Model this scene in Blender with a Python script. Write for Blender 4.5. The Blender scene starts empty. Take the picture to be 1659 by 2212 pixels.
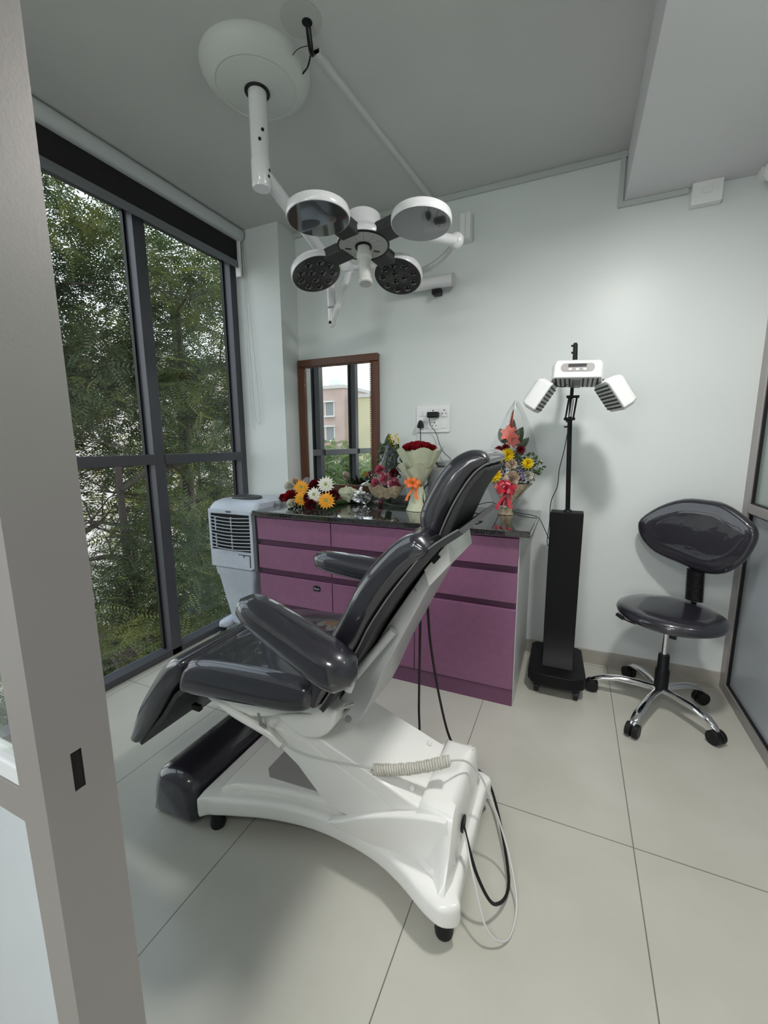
import bpy, math, random
import numpy as np
from mathutils import Vector, Matrix
S = bpy.context.scene
COL = S.collection
random.seed(4)
R_ = math.radians
# ------------------------------------------------------------------ camera, world, light, exposure
YAW, PITCH, ROLL, FPX, H = 0.420651272, 0.162794236, -0.00605539, 907.35, 1.30
cf = Vector((-math.sin(YAW)*math.cos(PITCH), math.cos(YAW)*math.cos(PITCH), -math.sin(PITCH)))
r0 = Vector((math.cos(YAW), math.sin(YAW), 0)); u0 = r0.cross(cf)
cr = math.cos(ROLL)*r0 + math.sin(ROLL)*u0
cu = -math.sin(ROLL)*r0 + math.cos(ROLL)*u0
cam_d = bpy.data.cameras.new('camera'); cam = bpy.data.objects.new('camera', cam_d); COL.objects.link(cam)
cam_d.sensor_fit = 'AUTO'; cam_d.sensor_width = 36; cam_d.lens = FPX/2212*36; cam_d.clip_start = 0.02; cam_d.clip_end = 300
M = Matrix((cr, cu, -cf)).transposed().to_4x4(); M.translation = Vector((0, 0, H)); cam.matrix_world = M
S.camera = cam
S.view_settings.view_transform = 'Standard'; S.view_settings.look = 'None'
S.view_settings.gamma = 1; S.view_settings.use_curve_mapping = False
S.view_settings.exposure = 0.55
w = bpy.data.worlds.new('sky'); S.world = w; w.use_nodes = True
nt = w.node_tree; bg = nt.nodes['Background']
tc = nt.nodes.new('ShaderNodeTexCoord'); sp = nt.nodes.new('ShaderNodeSeparateXYZ'); rp = nt.nodes.new('ShaderNodeValToRGB')
nt.links.new(tc.outputs['Generated'], sp.inputs[0]); nt.links.new(sp.outputs['Z'], rp.inputs[0]); nt.links.new(rp.outputs[0], bg.inputs[0])
rp.color_ramp.elements[0].position = 0.0; rp.color_ramp.elements[0].color = (.92, .93, .95, 1)
rp.color_ramp.elements[1].position = 0.6; rp.color_ramp.elements[1].color = (.75, .85, 1.0, 1)
bg.inputs[1].default_value = 1.6
def area(name, loc, aim, sx, sy, e, col=(1, 1, 1), shape='RECTANGLE', spread=180):
    l = bpy.data.lights.new(name, 'AREA'); l.shape = shape; l.size = sx; l.size_y = sy; l.energy = e; l.color = col; l.spread = R_(spread)
    o = bpy.data.objects.new(name, l); COL.objects.link(o); o.location = loc
    o.rotation_euler = (Vector(aim)-Vector(loc)).to_track_quat('-Z', 'Y').to_euler(); return o
area('soffit_lamp_light', (.28, 1.30, 2.444), (.28, 1.30, 0), .17, .17, 15.5, (1, .985, .96), 'DISK')
area('corridor_fill_light', (-.1, -1.3, 2.66), (-.1, -1.3, 0), .9, .9, 24, (1, .99, .97))  # added soft fill from behind the camera, not a lamp in view
area('corridor_window_light', (-1.25, -3.9, 1.45), (-.2, 1.2, 1.25), .8, 1.2, 22, (.93, .97, 1))
def at(px, py, Y=None, X=None, Z=None):
    d = cf + cr*((px-829.5)/FPX) - cu*((py-1106)/FPX)
    if Y is not None: t = Y/d.y
    elif X is not None: t = X/d.x
    else: t = (Z-H)/d.z
    return Vector((0, 0, H)) + d*t
# ------------------------------------------------------------------ materials
def mat(name, col, rough=.5, metal=0, coat=0, noise=None, bump=None, spec=.5, emit=None, trans=0, alpha=1, sheen=0, coat_rough=.03):
    m = bpy.data.materials.new(name); m.use_nodes = True; n = m.node_tree; b = n.nodes['Principled BSDF']
    b.inputs['Base Color'].default_value = (*col, 1); b.inputs['Roughness'].default_value = rough; b.inputs['Metallic'].default_value = metal
    b.inputs['Coat Weight'].default_value = coat; b.inputs['Coat Roughness'].default_value = coat_rough; b.inputs['Specular IOR Level'].default_value = spec
    b.inputs['Transmission Weight'].default_value = trans; b.inputs['Alpha'].default_value = alpha
    if emit: b.inputs['Emission Color'].default_value = (*emit[0], 1); b.inputs['Emission Strength'].default_value = emit[1]
    c = n.nodes.new('ShaderNodeTexCoord')
    if noise:
        sc, amt = noise
        t = n.nodes.new('ShaderNodeTexNoise'); t.inputs['Scale'].default_value = sc; t.inputs['Detail'].default_value = 5
        r = n.nodes.new('ShaderNodeValToRGB'); r.color_ramp.elements[0].position = .35; r.color_ramp.elements[1].position = .65
        r.color_ramp.elements[0].color = (*[max(0, x*(1-amt)) for x in col], 1); r.color_ramp.elements[1].color = (*[min(1, x*(1+amt)) for x in col], 1)
        n.links.new(c.outputs['Object'], t.inputs['Vector']); n.links.new(t.outputs[0], r.inputs[0]); n.links.new(r.outputs[0], b.inputs['Base Color'])
    if bump:
        t = n.nodes.new('ShaderNodeTexNoise'); t.inputs['Scale'].default_value = bump[0]; t.inputs['Detail'].default_value = 3
        p = n.nodes.new('ShaderNodeBump'); p.inputs['Strength'].default_value = bump[1]; p.inputs['Distance'].default_value = .01
        n.links.new(c.outputs['Object'], t.inputs['Vector']); n.links.new(t.outputs[0], p.inputs['Height']); n.links.new(p.outputs[0], b.inputs['Normal'])
        if coat: n.links.new(p.outputs[0], b.inputs['Coat Normal'])
    return m
def thin_glass(name, tint=(1, 1, 1), refl=.06, rough=0.0):
    m = bpy.data.materials.new(name); m.use_nodes = True; n = m.node_tree; n.nodes.clear()
    o = n.nodes.new('ShaderNodeOutputMaterial'); mx = n.nodes.new('ShaderNodeMixShader'); t = n.nodes.new('ShaderNodeBsdfTransparent'); g = n.nodes.new('ShaderNodeBsdfGlossy')
    t.inputs[0].default_value = (*tint, 1); g.inputs['Roughness'].default_value = rough
    f = n.nodes.new('ShaderNodeLayerWeight'); f.inputs[0].default_value = .5
    pw = n.nodes.new('ShaderNodeMath'); pw.operation = 'POWER'; pw.inputs[1].default_value = 4.0
    ad = n.nodes.new('ShaderNodeMath'); ad.operation = 'MULTIPLY_ADD'; ad.inputs[1].default_value = .8; ad.inputs[2].default_value = refl; ad.use_clamp = True
    n.links.new(f.outputs['Facing'], pw.inputs[0]); n.links.new(pw.outputs[0], ad.inputs[0]); n.links.new(ad.outputs[0], mx.inputs[0]); n.links.new(t.outputs[0], mx.inputs[1]); n.links.new(g.outputs[0], mx.inputs[2]); n.links.new(mx.outputs[0], o.inputs[0])
    return m
def leafmat(name, cols, scale):
    m = bpy.data.materials.new(name); m.use_nodes = True; n = m.node_tree; n.nodes.clear()
    o = n.nodes.new('ShaderNodeOutputMaterial'); mx = n.nodes.new('ShaderNodeMixShader'); d = n.nodes.new('ShaderNodeBsdfPrincipled'); t = n.nodes.new('ShaderNodeBsdfTranslucent')
    d.inputs['Roughness'].default_value = .42
    c = n.nodes.new('ShaderNodeTexCoord'); ns = n.nodes.new('ShaderNodeTexNoise'); ns.inputs['Scale'].default_value = scale; ns.inputs['Detail'].default_value = 3
    r = n.nodes.new('ShaderNodeValToRGB'); e = r.color_ramp.elements
    e[0].position = .3; e[0].color = (*cols[0], 1); e[1].position = .72; e[1].color = (*cols[-1], 1)
    for i, cc in enumerate(cols[1:-1]): q = e.new(.3+.42*(i+1)/(len(cols)-1)); q.color = (*cc, 1)
    n.links.new(c.outputs['Object'], ns.inputs[0]); n.links.new(ns.outputs[0], r.inputs[0]); n.links.new(r.outputs[0], d.inputs['Base Color']); n.links.new(r.outputs[0], t.inputs[0])
    mx.inputs[0].default_value = .45; n.links.new(d.outputs[0], mx.inputs[1]); n.links.new(t.outputs[0], mx.inputs[2]); n.links.new(mx.outputs[0], o.inputs[0])
    return m
def tile_mat():
    m = mat('floor_tile', (.56, .55, .49), .32, coat=.25, coat_rough=.15); n = m.node_tree; b = n.nodes['Principled BSDF']
    c = n.nodes.new('ShaderNodeTexCoord'); s = n.nodes.new('ShaderNodeSeparateXYZ'); n.links.new(c.outputs['Object'], s.inputs[0])
    def line(sock, off, per, hw):
        a = n.nodes.new('ShaderNodeMath'); a.operation = 'SUBTRACT'; a.inputs[1].default_value = off; n.links.new(sock, a.inputs[0])
        p = n.nodes.new('ShaderNodeMath'); p.operation = 'PINGPONG'; p.inputs[1].default_value = per/2; n.links.new(a.outputs[0], p.inputs[0])
        l = n.nodes.new('ShaderNodeMath'); l.operation = 'LESS_THAN'; l.inputs[1].default_value = hw; n.links.new(p.outputs[0], l.inputs[0]); return l.outputs[0]
    mx = n.nodes.new('ShaderNodeMath'); mx.operation = 'MAXIMUM'
    n.links.new(line(s.outputs['X'], .256, .6, .0016), mx.inputs[0]); n.links.new(line(s.outputs['Y'], 1.393, 1.2, .0016), mx.inputs[1])
    t = n.nodes.new('ShaderNodeTexNoise'); t.inputs['Scale'].default_value = 3.5; t.inputs['Detail'].default_value = 7; n.links.new(c.outputs['Object'], t.inputs[0])
    r = n.nodes.new('ShaderNodeValToRGB'); r.color_ramp.elements[0].position = .35; r.color_ramp.elements[1].position = .7
    r.color_ramp.elements[0].color = (.50, .49, .425, 1); r.color_ramp.elements[1].color = (.555, .545, .485, 1); n.links.new(t.outputs[0], r.inputs[0])
    k = n.nodes.new('ShaderNodeMixRGB'); n.links.new(mx.outputs[0], k.inputs[0]); n.links.new(r.outputs[0], k.inputs[1]); k.inputs[2].default_value = (.16, .15, .13, 1)
    n.links.new(k.outputs[0], b.inputs['Base Color']); return m
def granite_mat():
    m = mat('black_granite', (.03, .03, .03), .06, coat=.6); n = m.node_tree; b = n.nodes['Principled BSDF']
    c = n.nodes.new('ShaderNodeTexCoord'); t = n.nodes.new('ShaderNodeTexVoronoi'); t.inputs['Scale'].default_value = 160; n.links.new(c.outputs['Object'], t.inputs[0])
    r = n.nodes.new('ShaderNodeValToRGB'); r.color_ramp.elements[0].position = .1; r.color_ramp.elements[0].color = (.12, .12, .11, 1); r.color_ramp.elements[1].position = .35; r.color_ramp.elements[1].color = (.022, .022, .022, 1)
    n.links.new(t.outputs['Distance'], r.inputs[0]); n.links.new(r.outputs[0], b.inputs['Base Color']); return m
def wood_mat():
    m = mat('mirror_wood', (.16, .055, .02), .32); n = m.node_tree; b = n.nodes['Principled BSDF']
    c = n.nodes.new('ShaderNodeTexCoord'); mp = n.nodes.new('ShaderNodeMapping'); mp.inputs['Scale'].default_value = (40, 40, 3); n.links.new(c.outputs['Object'], mp.inputs[0])
    t = n.nodes.new('ShaderNodeTexNoise'); t.inputs['Scale'].default_value = 2; t.inputs['Detail'].default_value = 6; n.links.new(mp.outputs[0], t.inputs[0])
    r = n.nodes.new('ShaderNodeValToRGB'); r.color_ramp.elements[0].color = (.06, .02, .009, 1); r.color_ramp.elements[1].color = (.16, .055, .022, 1); n.links.new(t.outputs[0], r.inputs[0]); n.links.new(r.outputs[0], b.inputs['Base Color']); return m
WALL = mat('wall_paint', (.715, .75, .74), .38, noise=(1.2, .015), bump=(60, .03))
CEIL = mat('ceiling_paint', (.56, .56, .555), .7, noise=(1.5, .02), bump=(90, .04))
SOFF = mat('soffit_paint', (.66, .65, .67), .6)
TILE = tile_mat(); SKIRT = mat('skirting_tile', (.40, .38, .33), .3, noise=(6, .08)); GRAN = granite_mat(); WOOD = wood_mat()
FRAME = mat('window_aluminium', (.075, .077, .09), .38, .2); JAMB = mat('jamb_aluminium', (.33, .31, .30), .3, .35, bump=(250, .02)); RAIL = mat('partition_aluminium', (.36, .33, .32), .32, .45, bump=(200, .02))
GLASS = thin_glass('window_glass', (.97, .99, .97), .02); BLACK = mat('black_plastic', (.008, .008, .009), .45, spec=.3); MBLK = mat('black_powder_metal', (.006, .006, .007), .5, bump=(400, .05), spec=.2)
VINYL = mat('charcoal_vinyl', (.022, .021, .029), .30, coat=1.0, bump=(7, .16), coat_rough=.03, spec=.35); VINYLB = mat('charcoal_vinyl_under', (.03, .03, .032), .6, bump=(220, .2))
WHITE = mat('white_enamel', (.88, .88, .845), .28, coat=.3, coat_rough=.15); LGREY = mat('light_grey_enamel', (.50, .51, .51), .35, coat=.2); WPLA = mat('white_plastic', (.82, .82, .82), .28, coat=.4); WPIPE = mat('white_lacquer', (.78, .78, .80), .25, coat=.5)
PURP = mat('purple_laminate', (.255, .105, .195), .35, noise=(30, .05)); PDARK = mat('purple_groove', (.11, .038, .085), .4); PALE = mat('pale_laminate', (.6, .6, .6), .35)
CHROME = mat('chrome', (.75, .75, .76), .07, 1.0); STEEL = mat('steel', (.45, .45, .45), .3, 1.0); MIRR = mat('mirror_silver', (.93, .95, .94), .01, 1.0)
COOL = mat('cooler_plastic', (.56, .61, .70), .38, noise=(14, .04)); COOLD = mat('cooler_grey_strip', (.13, .13, .15), .45); GREYP = mat('grey_plastic', (.20, .205, .215), .33, coat=.3)
LENS = mat('lens_cover', (.055, .055, .058), .18, coat=.6); LENSD = mat('led_lens', (.012, .012, .014), .06, coat=1); LAMPG = mat('lamp_glass_cover', (.16, .165, .17), .06, .65, coat=1.0, coat_rough=.01)
DIAL = mat('dial_print', (.62, .62, .6), .4); EMIT = mat('lamp_diffuser', (1, 1, 1), .5, emit=((1, .98, .95), 7)); FABR = mat('blind_fabric', (.012, .012, .012), .9, bump=(500, .2)); CORD = mat('white_cord', (.62, .62, .60), .5)
PANEL = mat('white_gloss_panel', (.60, .66, .72), .18, coat=.5); PGL = mat('frosted_green_glass', (.30, .36, .33), .25, coat=.5); PLOW = mat('frosted_grey_panel', (.40, .43, .46), .3, coat=.3)
# ------------------------------------------------------------------ mesh builder
def inset(poly, d):
    n = len(poly); out = []
    A = sum(poly[i][0]*poly[(i+1) % n][1]-poly[(i+1) % n][0]*poly[i][1] for i in range(n)); sg = 1 if A > 0 else -1
    for i in range(n):
        p0, p1, p2 = poly[i-1], poly[i], poly[(i+1) % n]
        a = Vector((p1[0]-p0[0], p1[1]-p0[1])); b = Vector((p2[0]-p1[0], p2[1]-p1[1]))
        if a.length < 1e-9 or b.length < 1e-9: out.append(p1); continue
        a.normalize(); b.normalize(); na = Vector((-a.y, a.x))*sg; nb = Vector((-b.y, b.x))*sg
        m = na+nb
        if m.length < .2: out.append(p1); continue
        m.normalize(); k = d/max(.5, m.dot(na)); out.append((p1[0]+m.x*k, p1[1]+m.y*k))
    return out
def clampd(poly, dmax):
    n = len(poly); A = sum(poly[i][0]*poly[(i+1) % n][1]-poly[(i+1) % n][0]*poly[i][1] for i in range(n)); sg = 1 if A > 0 else -1; out = []
    for i in range(n):
        a, c = poly[i-1], poly[(i+1) % n]; p = poly[i]; t = Vector((c[0]-a[0], c[1]-a[1]))
        if t.length < 1e-9: out.append(0); continue
        t.normalize(); nx, ny = -t.y*sg, t.x*sg; best = 1e9
        for j in range(n):
            if j == i or (j+1) % n == i: continue
            q0 = poly[j]; q1 = poly[(j+1) % n]; ex, ey = q1[0]-q0[0], q1[1]-q0[1]; den = nx*ey-ny*ex
            if abs(den) < 1e-12: continue
            wx, wy = q0[0]-p[0], q0[1]-p[1]; tt = (wx*ey-wy*ex)/den; uu = (wx*ny-wy*nx)/den
            if tt > 1e-5 and -1e-6 <= uu <= 1+1e-6: best = min(best, tt)
        out.append(min(dmax, best*.42))
    for _ in range(3): out = [min(out[i], (out[i-1]+out[i]*2+out[(i+1) % n])/4) for i in range(n)]
    for _ in range(90):
        q = inset_c(poly, out, 1, 1); bad = set()
        for i in range(n):
            j = (i+1) % n; ax, ay = poly[j][0]-poly[i][0], poly[j][1]-poly[i][1]; bx, by = q[j][0]-q[i][0], q[j][1]-q[i][1]
            if ax*bx+ay*by < .12*(ax*ax+ay*ay): bad |= {i-1 if i else n-1, i, j, (j+1) % n}
        if not bad: break
        for i in bad: out[i] *= .88
        out = [min(out[i], (out[i-1]+out[i]*2+out[(i+1) % n])/4+1e-5) for i in range(n)]
    return out
def inset_c(poly, lim, d, dmax):
    n = len(poly); A = sum(poly[i][0]*poly[(i+1) % n][1]-poly[(i+1) % n][0]*poly[i][1] for i in range(n)); sg = 1 if A > 0 else -1; out = []
    for i in range(n):
        a, c = poly[i-1], poly[(i+1) % n]; t = Vector((c[0]-a[0], c[1]-a[1])); k = d*lim[i]/dmax
        if t.length < 1e-9: out.append(poly[i]); continue
        t.normalize(); out.append((poly[i][0]-t.y*sg*k, poly[i][1]+t.x*sg*k))
    return out
def smooth_closed(p, k=5):
    n = len(p); out = []
    for i in range(n):
        a, b, c, d = [Vector(p[(i+j) % n]) for j in (-1, 0, 1, 2)]
        for s in range(k):
            t = s/k; out.append(tuple(.5*((2*b)+(c-a)*t+(2*a-5*b+4*c-d)*t*t+(3*b-a-3*c+d)*t**3)))
    return out
def smooth_open(p, k=6):
    p = [Vector(q) for q in p]; n = len(p); out = []
    for i in range(n-1):
        a, b, c, d = p[max(i-1, 0)], p[i], p[i+1], p[min(i+2, n-1)]
        for s in range(k):
            t = s/k; out.append(.5*((2*b)+(c-a)*t+(2*a-5*b+4*c-d)*t*t+(3*b-a-3*c+d)*t**3))
    out.append(p[-1]); return out
class MB:
    def __init__(s): s.v = []; s.f = []
    def add(s, vs, fs):
        o = len(s.v); s.v += [Vector(v) for v in vs]; s.f += [tuple(i+o for i in f) for f in fs]; return s
    def box(s, a, b):
        x0, y0, z0 = a; x1, y1, z1 = b
        return s.add([(x0, y0, z0), (x1, y0, z0), (x1, y1, z0), (x0, y1, z0), (x0, y0, z1), (x1, y0, z1), (x1, y1, z1), (x0, y1, z1)],
                     [(0, 3, 2, 1), (4, 5, 6, 7), (0, 1, 5, 4), (1, 2, 6, 5), (2, 3, 7, 6), (3, 0, 4, 7)])
    def obox(s, c, size, R=Matrix.Identity(3)):
        h = Vector(size)/2; t = MB().box(-h, h); return s.add([Vector(c)+R @ v for v in t.v], t.f)
    def rings(s, rings, closed=True, cap=True):
        n = len(rings[0]); vs = [v for r in rings for v in r]; fs = []
        for k in range(len(rings)-1):
            for i in range(n if closed else n-1):
                j = (i+1) % n; fs.append((k*n+i, k*n+j, (k+1)*n+j, (k+1)*n+i))
        if cap: fs.append(tuple(range(n-1, -1, -1))); fs.append(tuple((len(rings)-1)*n+i for i in range(n)))
        return s.add(vs, fs)
    def cyl(s, a, b, ra, rb=None, n=20):
        a = Vector(a); b = Vector(b); rb = ra if rb is None else rb; d = (b-a).normalized(); q = d.to_track_quat('Z', 'Y').to_matrix()
        return s.rings([[p+q @ Vector((r*math.cos(t*2*math.pi/n), r*math.sin(t*2*math.pi/n), 0)) for t in range(n)] for p, r in ((a, ra), (b, rb))])
    def tube(s, pts, r, n=8, flat=1.0):
        pts = [Vector(p) for p in pts]; rr = r if isinstance(r, (list, tuple)) else [r]*len(pts); up = None; rings = []
        for i, p in enumerate(pts):
            d = (pts[min(i+1, len(pts)-1)]-pts[max(i-1, 0)]).normalized()
            if up is None: up = d.orthogonal().normalized()
            up = (up-d*up.dot(d)); up = up.normalized() if up.length > 1e-6 else d.orthogonal().normalized(); sd = d.cross(up)
            rings.append([p+(up*math.cos(k*2*math.pi/n)+sd*math.sin(k*2*math.pi/n)*flat)*rr[i] for k in range(n)])
        return s.rings(rings)
    def lathe(s, prof, c=(0, 0, 0), R=Matrix.Identity(3), n=32, sx=1, sy=1, cap=True):
        c = Vector(c)
        return s.rings([[c+R @ Vector((max(r, 1e-4)*sx*math.cos(k*2*math.pi/n), max(r, 1e-4)*sy*math.sin(k*2*math.pi/n), z)) for k in range(n)] for r, z in prof], cap=cap)
    def pad(s, prof, w0, w1, r, axis='y', seg=5, crown=0, sm=5):
        P = smooth_closed(prof, sm) if sm > 1 else list(prof)
        r = min(r, (w1-w0)/2*.98); mp = {'y': lambda p, w: (p[0], w, p[1]), 'z': lambda p, w: (p[0], p[1], w), 'x': lambda p, w: (w, p[0], p[1])}[axis]
        L = []; dmax = r+(crown[0] if crown else 0); lim = clampd(P, dmax); ins = (lambda d: inset_c(P, lim, d, dmax)) if sm > 1 else (lambda d: inset(P, d))
        if crown:
            for k in range(4): L.append((r+crown[0]*(1-k/4), w0-crown[1]*(1-(k/4)**2)))
        for k in range(seg+1):
            t = k/seg*math.pi/2; L.append((r*(1-math.sin(t)), w0+r*(1-math.cos(t))))
        for k in range(seg, -1, -1):
            t = k/seg*math.pi/2; L.append((r*(1-math.sin(t)), w1-r*(1-math.cos(t))))
        if crown:
            for k in range(3, -1, -1): L.append((r+crown[0]*(1-k/4), w1+crown[1]*(1-(k/4)**2)))
        return s.rings([[mp(p, w) for p in ins(d)] for d, w in L])
    def capsule_pad(s, a, b, wa, wb, ta, tb, n=24, m=14, pw=2.6, up=(0, 0, 1), taper=.35):
        a = Vector(a); b = Vector(b); d = (b-a); L = d.length; d.normalize(); up = Vector(up); sd = d.cross(up).normalized(); up = sd.cross(d).normalized(); rings = []
        for i in range(m+1):
            u = i/m; e = 1.0; x = u*2-1
            e = max(.02, (1-abs(x)**5.5))**(.42)
            w_ = (wa*(1-u)+wb*u)/2*e; t_ = (ta*(1-u)+tb*u)/2*(e**.8); c = a+d*L*u
            ring = []
            for k in range(n):
                t = k*2*math.pi/n; cx, sx = math.cos(t), math.sin(t)
                ring.append(c+sd*(abs(cx)**(2/pw)*math.copysign(1, cx))*w_+up*(abs(sx)**(2/pw)*math.copysign(1, sx))*t_)
            rings.append(ring)
        return s.rings(rings)
    def sph(s, c, r, n=12, sc=(1, 1, 1), R=Matrix.Identity(3)):
        m = n//2
        return s.rings([[Vector(c)+R @ Vector((r*sc[0]*math.sin(math.pi*(i+.02)/(m+.04))*math.cos(2*math.pi*k/n), r*sc[1]*math.sin(math.pi*(i+.02)/(m+.04))*math.sin(2*math.pi*k/n), r*sc[2]*math.cos(math.pi*(i+.02)/(m+.04)))) for k in range(n)] for i in range(m+1)])
    def merge(s, o): return s.add(o.v, o.f)
def root_origin(p):
    o = Vector((0, 0, 0))
    while p is not None: o += p.location; p = p.parent
    return o
def obj(name, mb, m, parent=None, smooth=True, bevel=0, sub=0, angle=38, at0=None):
    me = bpy.data.meshes.new(name); og = root_origin(parent)
    loc = Vector(at0)-og if at0 is not None else Vector((0, 0, 0)); off = og+loc
    me.from_pydata([tuple(v-off) for v in mb.v], [], mb.f); me.materials.append(m); me.update()
    import bmesh as _b
    bm = _b.new(); bm.from_mesh(me); _b.ops.recalc_face_normals(bm, faces=bm.faces); bm.to_mesh(me); bm.free()
    if smooth:
        me.polygons.foreach_set('use_smooth', [len(p.vertices) < 8 for p in me.polygons]); me.set_sharp_from_angle(angle=R_(angle))
    o = bpy.data.objects.new(name, me); COL.objects.link(o); o.location = loc; o.parent = parent
    if bevel:
        b = o.modifiers.new('bevel', 'BEVEL'); b.width = bevel; b.segments = 3; b.limit_method = 'ANGLE'; b.angle_limit = R_(35)
    if sub: q = o.modifiers.new('sub', 'SUBSURF'); q.levels = sub; q.render_levels = sub
    return o
def thing(name, loc, label, cat, group=None):
    o = bpy.data.objects.new(name, None); COL.objects.link(o); o.location = loc; o.empty_display_size = .1
    o['label'] = label; o['category'] = cat
    if group: o['group'] = group
    return o
def tag(o, label, cat, group=None):
    o['label'] = label; o['category'] = cat
    if group: o['group'] = group
    return o
def struct(name, mb, m, **k):
    o = obj(name, mb, m, **k); o['kind'] = 'structure'; return o
def B(a, b): return MB().box(a, b)
# ------------------------------------------------------------------ room
YB, ZC, ZS, XW = 2.63, 2.715, 2.487, -2.2
struct('floor', B((-2.3, -4, -.12), (2.6, YB+.1, 0)), TILE)
struct('ceiling', B((-2.3, -4, ZC), (2.6, YB+.1, ZC+.12)), CEIL)
struct('wall_back', B((-2.3, YB, 0), (2.6, YB+.12, ZC)), WALL)
struct('trim_1', B((.158, -3.9, ZS), (.79, YB, ZC)), SOFF, bevel=.002)          # boxed beam under the ceiling
struct('trim_2', B((-1.835, 2.612, ZC-.03), (.158, YB, ZC)), mat('trim_paint', (.5, .53, .51), .5), bevel=.003)
struct('trim_3', B((.148, 2.612, ZS-.025), (.425, YB, ZS)).box((.13, 2.612, ZS-.025), (.152, YB, ZC-.03)), bpy.data.materials['trim_paint'], bevel=.003)
struct('wall_left', B((-2.3, 2.44, 0), (-1.835, YB, ZC)), WALL)                 # pilaster closing the window bay
struct('wall_left_2', B((-2.3, -4, 0), (-2.2, .2, ZC)), WALL)
struct('wall_rear', B((-2.3, -4.1, 0), (2.6, -4, ZC)), WALL)
struct('wall_right', B((2.5, -4, 0), (2.6, .6, ZC)), WALL)
struct('wall_right_2', B((.80, .9, 2.3), (.9, YB, ZC)), WALL)
struct('baseboard_back', B((-.2, 2.618, 0), (.79, YB, .082)), SKIRT, bevel=.002)
# window
def window():
    f = MB(); xg, xr = -2.29, -2.2
    for a, b in ((.97, 1.04), (1.686, 1.756), (2.385, 2.44), (.2, .27)): f.box((xg, a, 0), (xr, b, 2.6))
    f.box((xg, .2, 0), (xr, 2.44, .04)); f.box((xg, .2, 2.53), (xr, 2.44, 2.60))
    fr = struct('window_1', f, FRAME, bevel=.002)
    t = MB().box((xg, .27, 1.185), (xr+.01, .97, 1.242)).box((xg, 1.04, 1.185), (xr+.01, 1.686, 1.242)).box((xg, 1.756, 1.185), (xr+.01, 2.385, 1.242))
    obj('window_transom', t, FRAME, fr, bevel=.003)
    for a, b in ((.27, .97), (1.04, 1.686), (1.756, 2.385)):
        for z0, z1 in ((.04, 1.185), (1.242, 2.53)):
            obj('window_pane', B((xg+.02, a, z0), (xg+.024, b, z1)), GLASS, fr, smooth=False)
            g = MB()
            for q in ((a, a+.012), (b-.012, b)): g.box((xg+.012, q[0], z0), (xg+.034, q[1], z1))
            obj('window_gasket', g, BLACK, fr)
window()
struct('wall_left_3', B((-2.3, .2, 2.6), (-2.2, 2.44, ZC)), WALL)
# roller blind
bl = thing('roller_blind', (-2.14, 1.7, 2.6), 'rolled up black roller blind in white cassette above the tall window', 'blind')
obj('cassette', MB().pad([(-2.2, 2.66), (-2.2, 2.712), (-2.12, 2.712), (-2.095, 2.69), (-2.11, 2.645), (-2.15, 2.64)], .3, 2.425, .004, sm=3), mat('cassette_white', (.55, .58, .58), .4), bl)
obj('blind_fabric', MB().box((-2.152, .33, 2.515), (-2.145, 2.40, 2.645)), FABR, bl)
obj('bottom_bar', MB().box((-2.158, .33, 2.475), (-2.140, 2.405, 2.515)), mat('blind_bar', (.22, .23, .25), .4, .4), bl, bevel=.003)
obj('end_bracket', MB().box((-2.17, 2.405, 2.42), (-2.125, 2.42, 2.65)), WPLA, bl, bevel=.003)
p1 = [(-2.12, 2.425, 2.64), (-2.105, 2.425, 2.1), (-2.09, 2.425, 1.6), (-2.075, 2.425, 1.47), (-2.055, 2.425, 1.44), (-2.04, 2.425, 1.48), (-2.05, 2.425, 1.7), (-2.085, 2.425, 2.2), (-2.105, 2.425, 2.64)]
obj('chain_loop', MB().tube(smooth_open(p1, 10), .0018, 6), CORD, bl)
obj('pull_cord', MB().tube(smooth_open([(-2.125, 2.43, 2.64), (-2.125, 2.43, 2.0), (-2.115, 2.43, 1.5), (-2.10, 2.43, 1.40)], 6), .0015, 6), CORD, bl)
# right glass partition
x = .79
pt = struct('wall_right_3', MB().box((x, 2.555, 0), (x+.06, YB, 2.3)).box((x, .4, 0), (x+.06, 2.555, .05)).box((x, .4, .955), (x+.06, 2.555, 1.0)).box((x, .4, 2.25), (x+.06, 2.555, 2.3)).box((x, 1.2, 0), (x+.06, 1.27, 2.3)), RAIL, bevel=.003)
obj('lower_panel', B((x+.02, .4, .05), (x+.03, 2.555, .955)), PLOW, pt, smooth=False)
obj('upper_pane', B((x+.02, .4, 1.0), (x+.03, 2.555, 2.25)), PGL, pt, smooth=False)
obj('panel_gasket', MB().box((x+.008, 2.545, .05), (x+.03, 2.557, .955)).box((x+.008, .4, .045), (x+.03, 2.555, .055)).box((x+.008, 2.545, 1.0), (x+.03, 2.557, 2.25)).box((x+.008, .4, .998), (x+.03, 2.555, 1.006)).box((x+.008, .4, .948), (x+.03, 2.555, .957)), BLACK, pt)
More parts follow.
